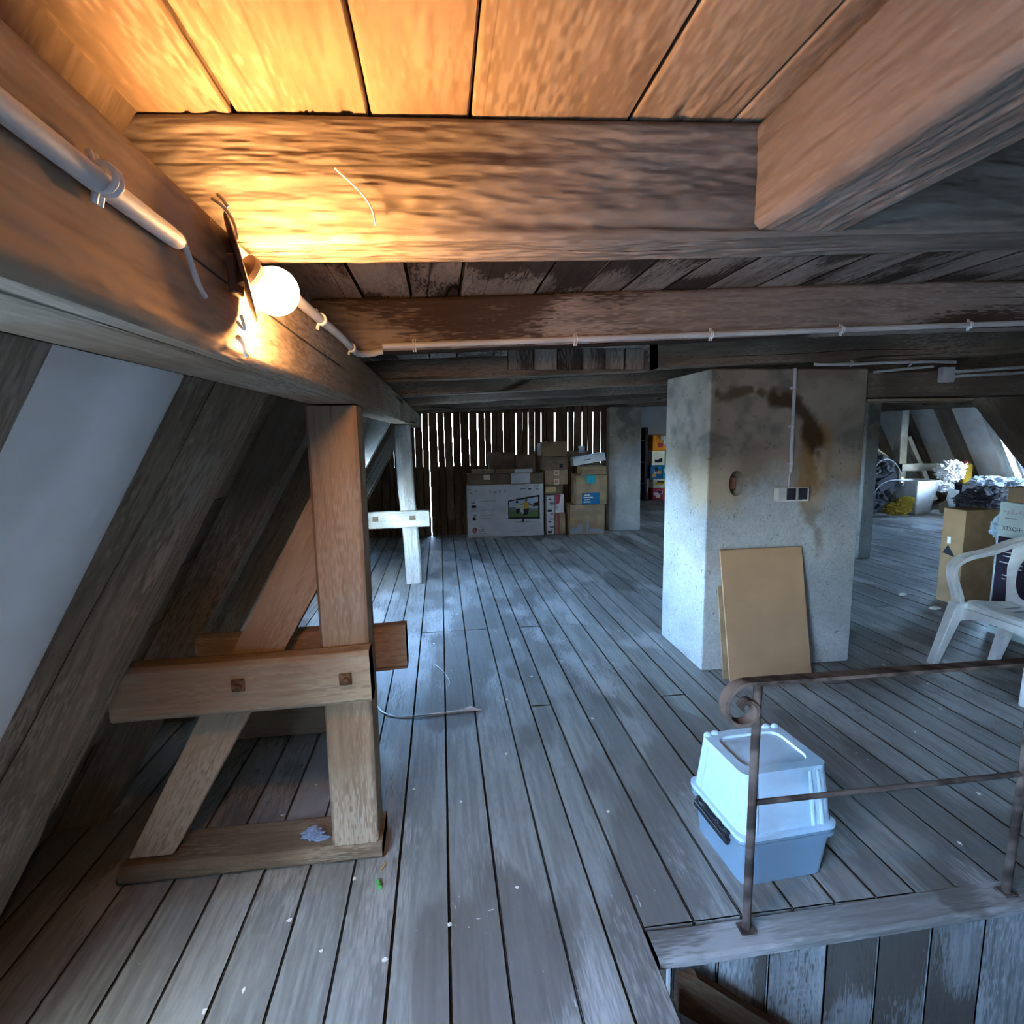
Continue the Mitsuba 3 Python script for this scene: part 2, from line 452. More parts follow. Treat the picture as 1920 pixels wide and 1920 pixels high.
flat('brick', (0.26, 0.12, 0.08), 0.9, vary=0.2, sc=20)
flat('conduit_grey', (0.55, 0.54, 0.50), 0.5, vary=0.12)
flat('porcelain', (0.70, 0.66, 0.58), 0.35)
flat('socket_brown', (0.10, 0.06, 0.04), 0.45)
flat('rust_iron', (0.075, 0.055, 0.047), 0.6, 0.5, vary=0.5, sc=25)
flat('steel_bolt', (0.13, 0.075, 0.045), 0.55, 0.5, vary=0.4, sc=60)
flat('cardboard', (0.32, 0.205, 0.11), 0.85, 0.2, vary=0.12)
flat('cardboard_pale', (0.335, 0.24, 0.145), 0.85, 0.2, vary=0.15)
flat('cardboard_dull', (0.21, 0.145, 0.095), 0.85, 0.2, vary=0.2)
flat('cardboard_edge', (0.52, 0.37, 0.2), 0.85, 0.2)
flat('fibreboard', (0.42, 0.255, 0.14), 0.75, 0.3, vary=0.06, sc=5)
flat('white_card', (0.74, 0.755, 0.76), 0.6, vary=0.06)
flat('mint_card', (0.56, 0.68, 0.66), 0.6, vary=0.05)
flat('ink_dark', (0.035, 0.035, 0.045), 0.6)
flat('ink_grey', (0.24, 0.25, 0.28), 0.6)
flat('ink_faint', (0.48, 0.50, 0.53), 0.6)
flat('ink_plum', (0.055, 0.045, 0.075), 0.55)
flat('ink_blue', (0.02, 0.13, 0.30), 0.55)
flat('ink_teal', (0.02, 0.33, 0.42), 0.5)
flat('ink_red', (0.42, 0.06, 0.08), 0.55)
flat('ink_crimson', (0.30, 0.03, 0.06), 0.55)
flat('ink_orange', (0.70, 0.24, 0.03), 0.55)
flat('ink_yellow', (0.62, 0.46, 0.06), 0.55)
flat('ink_cream', (0.72, 0.66, 0.52), 0.55)
flat('ink_green', (0.17, 0.27, 0.10), 0.55)
flat('ink_sky', (0.55, 0.66, 0.75), 0.55)
flat('ink_skin', (0.36, 0.20, 0.13), 0.55)
flat('chair_plastic', (0.66, 0.70, 0.69), 0.42, 0.5, vary=0.1, sc=14)
flat('black_plastic', (0.012, 0.012, 0.014), 0.28, 0.6)
flat('socket_white', (0.68, 0.68, 0.62), 0.4)
flat('white_plastic', (0.75, 0.76, 0.76), 0.4, 0.5, vary=0.05)
flat('yellow_plastic', (0.26, 0.17, 0.02), 0.55)
flat('tarpaulin', (0.13, 0.085, 0.015), 0.6)
flat('green_cap', (0.08, 0.42, 0.10), 0.45)
flat('blue_cloth', (0.24, 0.31, 0.46), 0.9, 0.1)
flat('bag_dark', (0.04, 0.041, 0.047), 0.6)
flat('bag_blue', (0.40, 0.47, 0.58), 0.4, 0.5, vary=0.2)
flat('chip_white', (0.72, 0.70, 0.66), 0.8)
scene['foil'] = {'type': 'twosided', 'bsdf': {'type': 'roughconductor', 'material': 'Al', 'alpha': 0.34}}


scene['tub_white'] = {'type': 'twosided', 'bsdf': principled((0.43, 0.58, 0.71), 0.3, 0.5)}
scene['tub_blue'] = {'type': 'twosided', 'bsdf': principled((0.17, 0.25, 0.325), 0.25, 0.5)}
scene['pane'] = {'type': 'thindielectric', 'int_ior': 1.5}
flat('roof_outer', (0.12, 0.07, 0.05), 0.9)

#STRUCTURE
# ---------------------------------------------------------------- the setting
zt = lambda x: 1.888 + 0.0406 * (x + 0.45)     # underside of the tie beams: the old ceiling climbs to the right
BH = 0.18
zc = lambda x: zt(x) + BH                      # underside of the ceiling boards
XIN = lambda z: -0.475 - 0.575 * (1.71 - z)    # inner face of the left rafters
RD = 0.179                                     # rafter depth, measured level
TL = math.atan2(0.0406, 1)

# floor
slabs = [((-2.2, 0.60), (-3.0, 9.06)), ((0.60, 2.75), (1.52, 9.06)), ((2.75, 12.5), (1.52, 14.5)), ((2.9, 12.5), (-3.0, 1.52)), ((0.60, 2.9), (-3.0, -0.75))]
add('floor', join([box([(a + b) / 2, (c + d) / 2, -0.055], [b - a, d - c, 0.05]) for (a, b), (c, d) in slabs]), 'subfloor', kind='structure')
seams = [-2.2, -2.02, -1.84, -1.66, -1.50, -1.36, -1.19, -1.016, -0.855, -0.70, -0.535, -0.37, -0.204, -0.021, 0.15, 0.339, 0.48, 0.605]
x = 0.605
while x < 12.2:
    x += rng.choice([0.155, 0.165, 0.175, 0.185, 0.15]); seams.append(x)
for a, b in zip(seams[:-1], seams[1:]):
    ys = [-3.0, 14.4 if a > 2.7 else 9.05]
    if b > 0.61:
        ys[0] = 1.56 if a < 2.9 else -3.0
    cut = 4.47 if -0.3 < a < 0.1 else rng.choice([4.47, 7.3, 9.9, 3.1, 6.0])
    for y0, y1 in ((ys[0], cut), (cut, ys[1])):
        if y1 - y0 < 0.1:
            continue
        g = rng.uniform(0.003, 0.006)
        m = box([(a + b) / 2, (y0 + y1) / 2, -0.015 - rng.uniform(0, 0.0035)], [b - a - g, y1 - y0 - 0.004, 0.03], grain=1, ch=0.0025)
        v = m[0]
        v[:, 2] += (v[:, 0] - (a + b) / 2) * rng.uniform(-0.012, 0.012)
        add('floor__board', m, 'floor_board')

# stairwell: trimmed edge, plank wall below, side walls, flight going down to the right
add('floor__edge_board', timber([0.612, 1.495, -0.018], [2.95, 1.535, -0.018], 0.115, 0.036, ch=0.008, warp=0.004, rough=0.0015, seed=3), 'floor_board', smooth=True, label='worn edge board along the stairwell opening')
add('wall_stairwell', box([1.75, 1.545, -1.38], [2.4, 0.05, 2.6]), 'subfloor', kind='structure')
px = 0.665
k = 0
for wd in (0.155, 0.172, 0.205, 0.185, 0.19, 0.205, 0.22, 0.2, 0.2, 0.2, 0.2, 0.2):
    if px + wd > 2.95:
        break
    add('wall_stairwell__plank', box([px + wd / 2, 1.497 - 0.002 * (k % 3), -1.24], [wd - 0.005, 0.04, 2.406], grain=2, ch=0.003), 'limewash_board')
    px += wd; k += 1
add('wall_stairwell_side', box([0.57, 0.35, -1.36], [0.05, 2.2, 2.6]), 'timber', kind='structure')
add('wall_stairwell_side', box([2.93, 0.35, -1.36], [0.05, 2.2, 2.6]), 'limewash_board', kind='structure')
add('wall_stairwell_end', box([1.75, -0.78, -1.36], [2.4, 0.05, 2.6]), 'limewash_board', kind='structure')
add('floor_lower', box([1.75, 0.35, -2.68], [2.4, 2.3, 0.05]), 'floor_board', kind='structure')

# ceiling deck and its boards
def deck(x0, x1, y0, y1, z_off=0.05, th=0.04):
    m = box([0, 0, 0], [x1 - x0, y1 - y0, th], grain=1)
    v = m[0] + np.array([(x0 + x1) / 2, (y0 + y1) / 2, 0])
    v[:, 2] += zc(v[:, 0]) + z_off
    return v, m[1], m[2]
add('ceiling', join([deck(-0.75, 2.75, -3.0, 9.06), deck(2.75, 12.5, -3.0, 14.5)]), 'subfloor', kind='structure')


def ceil_boards(xs, y0, y1, bsdf, seed, fine=False):
    r = random.Random(seed)
    for a, b in zip(xs[:-1], xs[1:]):
        if fine and b < 0.95:
            m = timber([0, y0, 0.0125], [0, y1, 0.0125], b - a - 0.005, 0.024, ch=0.003, warp=0.0015, rough=0.0008, seed=int(b * 100) + 60, fine=0.0042, relief=0.0012, splits=0.4, chips=2.6, rf=0.8)
            v = m[0].copy()
            v[:, 2] += zc((a + b) / 2) + 0.0406 * v[:, 0] + r.uniform(0, 0.004)
            v[:, 0] += (a + b) / 2
            add('ceiling__board', (v, m[1], m[2]), bsdf, smooth=True)
            continue
        m = box([0, 0, 0.012], [b - a - 0.006, y1 - y0, 0.024], grain=1, ch=0.002)
        v = m[0] + np.array([(a + b) / 2, (y0 + y1) / 2, 0])
        v[:, 2] += zc((a + b) / 2) + 0.0406 * (v[:, 0] - (a + b) / 2) + r.uniform(0, 0.004)
        add('ceiling__board', (v, m[1], m[2]), bsdf)


ceil_boards([-0.48, -0.289, -0.092, 0.062, 0.321, 0.5, 0.70, 0.93, 1.15, 1.36, 1.6, 1.85, 2.1], -0.6, 1.0, 'ceiling_board', 1, True)
ceil_boards([-0.48, -0.25, -0.085, 0.083, 0.355, 0.525, 0.675, 0.84, 1.0, 1.2, 1.37, 1.55, 1.74, 1.9, 2.1, 2.3, 2.5, 2.7, 2.95], 1.0, 2.13, 'stained_board', 2)
xs = [-0.48]
while xs[-1] < 5.5:
    xs.append(xs[-1] + rng.choice([0.17, 0.2, 0.23]))
ceil_boards(xs, 2.13, 3.36, 'stained_board', 3)
ceil_boards(xs, 3.36, 5.0, 'stained_board', 4)

# left roof slope: outer deck, plaster and boards between rafters, two roof windows (bays at y 0 and y 4.4)
W1 = (-1.05, 0.52, 0.72, 1.55)
W2 = (3.72, 5.42, 0.60, 1.50)


def slope(y0, y1, z0, z1, th, off, right=False):
    """A slab in the roof plane between heights z0 and z1; off = level distance outward from the rafters' inner face."""
    q = []
    for (o, z) in ((off, z0), (off, z1), (off + th, z1), (off + th, z0)):
        q.append((XIN(z) - o, z))
    m = prism(q, y0, y1, (0.5, 0.866))
    if right:
        v = m[0].copy(); v[:, 0] = 9.335 - v[:, 0]
        return v, m[1][:, ::-1], m[2]
    return m


panels = []
for (a, b, c, d) in ((-3.0, W1[0], -0.1, 2.35), (W1[0], W1[1], -0.1, W1[2]), (W1[0], W1[1], W1[3], 2.35), (W1[1], 1.62, -0.1, 2.35)):
    panels.append(slope(a, b, c, d, 0.06, RD))
add('wall_left', join(panels), 'plaster', kind='structure')
for (a, b, c, d) in ((1.62, W2[0], -0.1, 2.35), (W2[0], W2[1], -0.1, W2[2]), (W2[0], W2[1], W2[3], 2.35), (W2[1], 9.06, -0.1, 2.35)):
    n = max(1, int(round((d - c) / 0.24)))
    for k in range(n):
        z0 = c + (d - c) * k / n
        z1 = c + (d - c) * (k + 1) / n - 0.004
        add('wall_left__plank', slope(a, b, z0, z1, 0.03, RD + 0.001 * (k % 2)), 'timber')
add('wall_left_outer', join([slope(1.62, W2[0], -0.1, 2.4, 0.05, RD + 0.04), slope(W2[0], W2[1], -0.1, W2[2], 0.05, RD + 0.04), slope(W2[0], W2[1], W2[3], 2.4, 0.05, RD + 0.04), slope(W2[1], 9.06, -0.1, 2.4, 0.05, RD + 0.04)]), 'roof_outer', kind='structure')
for y0, y1 in ((-0.9, 2.0), (2.0, 5.0), (5.0, 9.0)):
    add('wall_left__plank', slope(y0, y1 - 0.005, 1.84, 2.30, 0.02, RD - 0.025), 'timber')
# window frames of the two left roof windows
for (a, b, c, d) in (W1, W2):
    fr = [slope(a, a + 0.05, c, d, 0.10, RD - 0.02), slope(b - 0.05, b, c, d, 0.10, RD - 0.02), slope(a, b, c, c + 0.045, 0.10, RD - 0.02), slope(a, b, d - 0.045, d, 0.10, RD - 0.02)]
    add('window_1' if a < 1 else 'window_2', join(fr), 'limed_timber', kind='structure')

# walls that close the loft
add('wall_front', box([5.0, -3.0, 1.1], [14.5, 0.06, 3.4]), 'plaster', kind='structure')
add('wall_back_far', box([6.0, 14.45, 1.1], [14.0, 0.06, 3.4]), 'plaster', kind='structure')

# the farther left window stands upright in a small dormer with boarded cheeks
a, b, c, d = W2
xo = lambda z: XIN(z) - RD - 0.085
for y0 in (a - 0.05, b):
    add('window_2__cheek', prism([(xo(d + 0.05), d + 0.05), (-1.62, d + 0.05), (-1.62, c - 0.05), (xo(c - 0.05), c - 0.05)], y0, y0 + 0.05, (1, 0)), 'plaster')
add('window_2__dormer_roof', box([(xo(d) - 2.05) / 2, (a + b) / 2, d + 0.075], [abs(-1.62 - xo(d)), b - a + 0.1, 0.05]), 'plaster')
add('window_2__dormer_floor', box([(xo(c) - 2.05) / 2, (a + b) / 2, c - 0.075], [abs(-1.62 - xo(c)), b - a + 0.1, 0.05]), 'timber')
# right roof slope: plaster between rafters, one window bay in view
W3 = (7.25, 8.98, 0.35, 1.85)
add('wall_right', join([slope(a, b, c, d, 0.06, RD, True) for (a, b, c, d) in ((-3.0, W3[0], -0.1, 3.1), (W3[0], W3[1], -0.1, W3[2]), (W3[0], W3[1], W3[3], 3.1), (W3[1], 14.5, -0.1, 3.1))]), 'plaster', kind='structure')
a, b, c, d = W3
add('window_3', join([slope(a, a + 0.05, c, d, 0.09, RD - 0.02, True), slope(b - 0.05, b, c, d, 0.09, RD - 0.02, True), slope(a, b, c, c + 0.05, 0.09, RD - 0.02, True), slope(a, b, d - 0.05, d, 0.09, RD - 0.02, True)]
                     + [slope(a, b, z, z + 0.03, 0.03, RD + 0.02, True) for z in (0.85, 1.33)] + [slope(y - 0.012, y + 0.012, c, d, 0.03, RD + 0.02, True) for y in (7.85, 8.42)]), 'white_plastic', kind='structure')
pv = slope(a + 0.05, b - 0.05, c + 0.05, d - 0.05, 0.004, RD + 0.03, True)
q = [(XIN(c + 0.05) - RD - 0.035, c + 0.05), (XIN(d - 0.05) - RD - 0.035, d - 0.05)]
gv = np.array([[9.335 - q[0][0], a + 0.05, q[0][1]], [9.335 - q[0][0], b - 0.05, q[0][1]], [9.335 - q[1][0], b - 0.05, q[1][1]], [9.335 - q[1][0], a + 0.05, q[1][1]]])
add('window_3__pane', (gv, np.array([[0, 1, 2], [0, 2, 3]])), 'pane')

# back wall: boards below, battens with daylight between them above
BW = 8.98
add('wall_back', join([box([-0.645, BW + 0.035, 0.52], [0.91, 0.03, 1.16]), box([1.295, BW + 0.035, 0.52], [2.93, 0.03, 1.16]), box([0.85, BW + 0.035, 2.11], [3.9, 0.03, 0.36]), prism([(-1.09, -0.05), (-1.62, -0.05), (-1.08, 0.90)], BW + 0.02, BW + 0.05, (0, 1))]), 'batten_timber', kind='structure')
x = -1.02
r2 = random.Random(21)
gaps = 0
while x < 2.72:
    w = r2.uniform(0.075, 0.125)
    lean = r2.uniform(-0.012, 0.012)
    if x < -0.19 < x + w + 0.03:
        w = -0.192 - x
    m = box([0, 0, 0], [w, 0.022, 2.06], grain=2, ch=0.004)
    v = m[0]
    v[:, 0] += lean * v[:, 2] + 0.004 * np.sin(v[:, 2] * 9 + x * 30)
    add('wall_back__batten', move((v, m[1], m[2]), (x + w / 2, BW + r2.uniform(-0.006, 0.006), 1.02)), 'batten_timber')
    x = -0.168 if abs(x + w + 0.192) < 1e-6 else x + w + r2.choice([0.005, 0.008, 0.011, 0.014, 0.018]) * (1.0 if x > -0.2 else 0.3)
# the loft goes on behind, to the right of the battens
add('wall_back_side', box([2.74, 11.8, 1.1], [0.05, 5.4, 2.3]), 'timber', kind='structure')

# ---------------------------------------------------------------- timbers
def T_(key, p0, p1, w, h, bsdf, label, cat='beam', group=None, **kw):
    k = thing(key, label, cat, group)
    kw.setdefault('seed', len(_used))
    scene[k] = None
    v, f, u = timber(p0, p1, w, h, **kw)
    scene[k] = mikit.ply((v, f), bsdf, True, uv=u)
    return k


def tie(y0, y1, x0, x1, bsdf, label, h=BH, group=None, dz=0.0, **kw):
    ym = (y0 + y1) / 2
    return T_('tie_beam', [x0, ym, zt(x0) + h / 2 + dz], [x1, ym, zt(x1) + h / 2 + dz], y1 - y0, h, bsdf, label, 'beam', group, **kw)


tie(0.945, 1.07, -0.44, 2.6, 'hewn_timber', 'rough-hewn ceiling beam right of the lamp, nearest across the picture', warp=0.004, rough=0.002, seed=11, fine=0.0035, relief=0.0085, rf=0.62, splits=1.0, ch=0.006)
tie(2.075, 2.20, -0.44, 6.0, 'stained_timber', 'cracked stained ceiling beam with the long grey conduit along its lower edge', seed=12, warp=0.006, rough=0.003, fine=0.007, relief=0.0016)
tie(3.30, 3.43, 1.30, 7.5, 'timber', 'grey-brown ceiling beam resting on the stained concrete pillar', seed=13, h=0.16, dz=0.015)
T_('tie_beam', [-0.44, 3.40, 1.955], [1.26, 3.40, 2.025], 0.11, 0.12, 'timber', 'short ceiling beam left of the concrete pillar, behind a row of nailed board ends', seed=14)
for i, (y, lab) in enumerate(((4.5, 'dark ceiling beam next behind the board ends, over the open floor'), (5.7, 'dark ceiling beam between the limed far post and the concrete pillar, second last of the row'), (6.9, 'dark ceiling beam just before the batten wall'), (8.1, 'dark ceiling beam above the stacked boxes by the batten wall'))):
    tie(y, y + 0.13, -0.44, 10.5, 'timber', lab, seed=20 + i, warp=0.004)
tie(10.0, 10.13, 2.8, 11.0, 'timber', 'dark ceiling beam over the colourful game boxes far behind', seed=26)
tie(-1.2, -1.07, -0.44, 5.5, 'timber', 'ceiling beam behind the viewer', seed=27)

T_('trimmer_joist', [0.618, -1.07, 2.02], [0.618, 0.943, 2.02], 0.165, 0.17, 'hewn_timber', 'thick trimmer joist running from upper right corner into the nearest ceiling beam', 'beam', seed=31, rough=0.004, warp=0.004, fine=0.005, relief=0.0012, chips=1.2, splits=0.6)
# row of nailed board ends on the short beam
cl = thing('board_end_row', 'row of short vertical board ends nailed to the short ceiling beam', 'boards')
x = 0.40
for wd in (0.155, 0.14, 0.15, 0.135, 0.12, 0.125):
    add(cl + '__board', box([x + wd / 2, 3.325, 2.03], [wd - 0.006, 0.02, 0.125], grain=2, ch=0.002), 'stained_board')
    x += wd

T_('purlin', [-0.365, -0.9, 1.7985], [-0.365, 8.9, 1.7985], 0.17, 0.177, 'post_timber', 'long horizontal purlin on the left posts, carrying the lamp', 'beam', seed=33, warp=0.001, rough=0.001, fine=0.008, relief=0.0008)
T_('purlin', [9.39, 6.2, 2.10], [9.39, 13.9, 2.10], 0.17, 0.30, 'timber', 'dark purlin along the right roof slope far away', 'beam', seed=34)

# near frame of the left side
T_('post', [-0.368, 2.085, 0.066], [-0.368, 2.085, 1.704], 0.17, 0.175, 'post_timber', 'nearest square timber post on the left, orange-brown above and grey below', 'post', up=(0, 1, 0), seed=41, warp=0.004, rough=0.002, fine=0.005, relief=0.0009)
T_('sill_beam', [-1.20, 2.085, 0.0325], [-0.268, 2.085, 0.0325], 0.215, 0.065, 'timber', 'low worn timber sill on the floor under the nearest post', 'beam', seed=42, ch=0.018, rough=0.006, fine=0.007, relief=0.0015)
k = thing('collar_beam', 'bolted horizontal timber across the front of the nearest post', 'beam')
v, f, u = timber([-1.12, 1.952, 0.752], [-0.268, 1.952, 0.768], 0.09, 0.187, ch=0.012, rough=0.003, seed=43, fine=0.005, relief=0.0011)
scene[k + '__rail'] = mikit.ply((v, f), 'post_timber', True, uv=u)


def bolt(parent, x, y, z, s=0.021):
    plate_key = add(parent + '__bolt_plate', box([x, y - 0.002, z], [2 * s, 0.007, 2 * s], ch=0.002), 'steel_bolt', label='rusty square bolt plate')
    hx = trimesh.creation.cylinder(s * 0.62, 0.02, sections=6)
    hx.apply_transform(trimesh.transformations.rotation_matrix(math.pi / 2, [1, 0, 0])); hx.apply_translation([x + 0.002, y - 0.012, z - 0.003])
    add(plate_key + '__nut', tri(hx), 'steel_bolt', label='rusty hexagonal nut')


bolt(k, -0.352, 1.9045, 0.767)
bolt(k, -0.705, 1.9045, 0.770)
T_('collar_beam', [-0.95, 2.222, 0.755], [-0.16, 2.222, 0.760], 0.09, 0.178, 'post_timber', 'horizontal timber behind the nearest post, its sawn end showing right of it', 'beam', seed=45, rough=0.003)
k = thing('strut', 'slanting strut from the nearest post down to the sill, split by a long crack', 'strut')
scene[k] = None
m = prism([(-0.456, 1.40), (-1.19, 0.067), (-1.035, 0.067), (-0.456, 1.06)], 2.04, 2.13, (0.48, 0.877))
scene[k] = mikit.ply((m[0], m[1]), 'post_timber', False, uv=m[2])

# far frame
FO = 4.03
T_('post', [-0.334, 6.10, 0.0], [-0.392, 6.10, 1.704], 0.165, 0.16, 'limed_timber', 'pale limed post standing alone farther back on the left', 'post', up=(0, 1, 0), seed=51, warp=0.012, rough=0.004)
k = thing('collar_beam', 'pale limed collar timber bolted across the farther left post', 'beam')
v, f, u = timber([-1.15, 5.975, 0.722], [-0.142, 5.975, 0.722], 0.09, 0.175, ch=0.01, rough=0.004, seed=53)
scene[k + '__rail'] = mikit.ply((v, f), 'limed_timber', True, uv=u)
for x in (-0.32, -0.70):
    add(k + '__mortise', box([x, 5.928, 0.735], [0.055, 0.008, 0.05]), 'timber', label='dark square peg hole')
k = thing('strut', 'pale limed strut slanting left from the head of the farther post', 'strut')
scene[k] = None
m = prism([(-0.47, 1.708), (-1.33, 0.30), (-1.19, 0.30), (-0.485, 1.50)], 6.20, 6.28, (0.5, 0.866))
scene[k] = mikit.ply((m[0], m[1]), 'limed_timber', False, uv=m[2])


# rafters of the left slope, foot to purlin
def rafter(y, w, bsdf, label, right=False, z0=-0.01, z1=1.745, group=None):
    k = thing('rafter', label, 'rafter', group)
    scene[k] = None
    m = prism([(XIN(z0), z0), (XIN(z1), z1), (XIN(z1) - RD * 0.75, z1 + RD * 0.43), (XIN(z0) - RD * 0.985, z0)], y - w / 2, y + w / 2, (0.4985, 0.867))
    v, f, u = m
    if right:
        v = v.copy(); v[:, 0] = 9.335 - v[:, 0]; f = f[:, ::-1]
    scene[k] = mikit.ply((v, f), bsdf, False, uv=u)


rafter(1.595, 0.145, 'timber', 'broad rafter bordering the white plaster on the left')
rafter(2.42, 0.14, 'timber', 'rafter just behind the nearest post')
rafter(3.30, 0.14, 'timber', 'rafter beside the hidden left window, near jamb')
rafter(5.52, 0.14, 'limed_timber', 'rafter beside the hidden left window, far jamb')
rafter(0.71, 0.14, 'timber', 'rafter level with the lamp')
rafter(-1.85, 0.14, 'timber', 'rafter behind the viewer')
for i, y in enumerate((6.75, 7.5, 8.25)):
    rafter(y, 0.13, 'timber', ('brown rafter next behind the pale far post', 'brown rafter between the pale far post and the batten wall', 'brown rafter nearest the batten wall')[i])
# right side rafters
for y, w, m_, lab in ((9.09, 0.17, 'limed_timber', 'pale rafter left of the bright right window'), (10.0, 0.22, 'timber', 'broad dark rafter behind the crumpled foil'), (10.95, 0.15, 'timber', 'dark rafter left of the far right post'), (11.9, 0.14, 'timber', 'dark rafter farthest along the right slope'), (7.15, 0.14, 'timber', 'rafter at the near jamb of the right window')):
    rafter(y, w, m_, lab, True, z1=2.15)
T_('post', [9.40, 10.5, 0.0], [9.36, 10.5, 1.95], 0.17, 0.17, 'limed_timber', 'pale worn post in the far right corner behind the white bin', 'post', up=(0, 1, 0), seed=61, warp=0.01)
T_('collar_beam', [9.28, 10.36, 0.80], [10.15, 10.36, 0.80], 0.08, 0.15, 'limed_timber', 'pale short collar timber in the far right corner behind the foil', 'beam', seed=62)
T_('strut', [9.50, 10.52, 1.42], [10.25, 10.52, 0.10], 0.1, 0.15, 'limed_timber', 'pale strut of the far right post', 'strut', up=(0, 1, 0), seed=63)
# lower tie right of the pillar with its brace
T_('binder_beam', [2.80, 3.53, 1.885], [6.0, 3.53, 1.915], 0.16, 0.17, 'timber', 'reddish-brown beam right of the concrete pillar with the junction box on it', 'beam', seed=64)
k = thing('brace', 'big brown brace slanting down at the right edge under the reddish beam', 'brace')
m = prism([(3.715, 1.797), (4.03, 1.797), (4.56, 1.27), (4.56, 0.955)], 3.48, 3.60, (0.707, -0.707))
scene[k] = mikit.ply((m[0], m[1]), 'timber', False, uv=m[2])

T_('post', [4.655, 3.54, 0.0], [4.655, 3.54, 1.82], 0.165, 0.16, 'timber', 'brown post just outside the right edge that takes the brace', 'post', up=(0, 1, 0), seed=66)
k = thing('lath', 'thin pale board under the reddish beam right of the stained pillar', 'board')
scene[k] = None
v, f, u_ = box([3.20, 3.53, 1.785], [0.80, 0.17, 0.022], grain=0, ch=0.003)
scene[k] = mikit.ply((v, f), 'post_timber', uv=u_)
k = thing('wire', 'thin pale wire hanging across the face of the nearest ceiling beam', 'wire')
scene[k] = None
v, f, u_ = tube(bez([[-0.145, 0.934, 2.000], [-0.125, 0.932, 1.982], [-0.098, 0.932, 1.953], [-0.089, 0.934, 1.920]], 16), 0.0014, 6)
scene[k] = mikit.ply((v, f), 'chip_white', True, uv=u_)
# ---------------------------------------------------------------- concrete pillars
def pillar(key, x0, x1, y0, y1, z1, bsdf, label, hole=None):
    k = thing(key, label, 'pillar')
    scene[k] = None
    b = rbox([(x0 + x1) / 2, (y0 + y1) / 2, z1 / 2], [x1 - x0, y1 - y0, z1], 0.012, 8)
    if hole:
        b = b - m3.Manifold.cylinder(0.5, 0.072, 0.072, 20).scale([0.70, 1, 1]).rotate([90, 0, 0]).scale([1, 1, 1.15]).translate([hole[0], y0 + 0.22, hole[1]])
    scene[k + '__shaft'] = mikit.ply(b, bsdf, 30)
    scene.pop(k)
    if hole:
        br_ = box([hole[0] + 0.012, y0 + 0.10, hole[1] - 0.005], [0.05, 0.07, 0.085], ch=0.006)
        add(k + '__brick', br_, 'brick', label='red-brown brick showing inside the hole')
    return k


P1 = pillar('concrete_pillar', 1.69, 2.765, 3.40, 4.10, 1.985, 'stained_concrete', 'massive stained concrete pillar with the power outlet and the leaning boards', hole=(1.885, 1.262))
b = rbox([1.60, 3.80, 0.975], [0.17, 0.58, 1.95], 0.01, 8)
pillar('concrete_pillar', 2.69, 3.22, 8.80, 9.3, 2.0, 'concrete', 'grey concrete pillar right of the stacked boxes')
pillar('concrete_pillar', 5.08, 5.25, 6.21, 6.6, 2.09, 'concrete', 'narrow grey concrete pillar seen right behind the stained pillar')

# ---------------------------------------------------------------- lamp, conduits, outlet
lamp = thing('bulkhead_lamp', 'lit bare bulb in an old lampholder on the left purlin', 'lamp')
LN = np.array([0.925, 0.285, 0.22]); LN = LN / np.linalg.norm(LN)      # the plate faces right and stands off the purlin towards the viewer
LP = np.array([-0.2555, 0.822, 1.822])


def aim(m, at, d):
    Rm = trimesh.geometry.align_vectors([0, 0, 1], d)
    m = m.copy(); m.apply_transform(Rm); m.apply_translation(at)
    return m


plate = aim(lathe([(0.0, -0.0015), (0.066, -0.0015), (0.0685, 0.0), (0.066, 0.0015), (0.0, 0.0015)], 40), LP, LN)
add(lamp + '__base_plate', tri(plate), 'socket_brown', label='dark round base plate')
add(lamp + '__wedge', box([-0.2680, 0.836, 1.817], [0.012, 0.030, 0.05], ch=0.002), 'socket_brown')
LB = np.array([0.52, 0.70, -0.38]); LB = LB / np.linalg.norm(LB)     # the bulb points right, away and a little down
SP = LP + 0.004 * LN
sock = aim(lathe([(0.0, 0.0), (0.021, 0.0), (0.0215, 0.008), (0.0165, 0.011), (0.0165, 0.017), (0.0, 0.017)], 24), SP, LB)
add(lamp + '__socket', tri(sock), 'socket_brown', label='dark lampholder')
th = np.linspace(0, math.pi, 17)
pr = [(0.0, 0.0172), (0.0125, 0.0172), (0.0135, 0.021)] + [(0.033 * math.sin(t), 0.050 - 0.033 * math.cos(t)) for t in th[2:-1]] + [(0.0, 0.083)]
bulb = aim(lathe(pr, 32), SP, LB)
k = add(lamp + '__bulb', tri(bulb), None, label='glowing bulb', emitter={'type': 'area', 'radiance': {'type': 'rgb', 'value': [c for c in LAMP_POWER]}})
scene[k]['bsdf'] = {'type': 'diffuse', 'reflectance': {'type': 'rgb', 'value': [0.6, 0.6, 0.55]}}
for q, (c0, c1, c2) in enumerate((([-0.274, 0.79, 1.897], [-0.255, 0.785, 1.880], [-0.244, 0.78, 1.845]), ([-0.270, 0.80, 1.905], [-0.264, 0.79, 1.90], [-0.254, 0.785, 1.885]), ([-0.255, 0.79, 1.748], [-0.246, 0.785, 1.738], [-0.247, 0.78, 1.755]))):
    add(lamp + '__wire', tube(bez([c0, c1, c2], 12), 0.0022, 6), 'porcelain', smooth=True)
add(lamp + '__hook', tube(bez([[-0.268, 0.825, 1.735], [-0.256, 0.815, 1.722], [-0.252, 0.805, 1.707]], 8), 0.004, 6), 'porcelain', smooth=True)


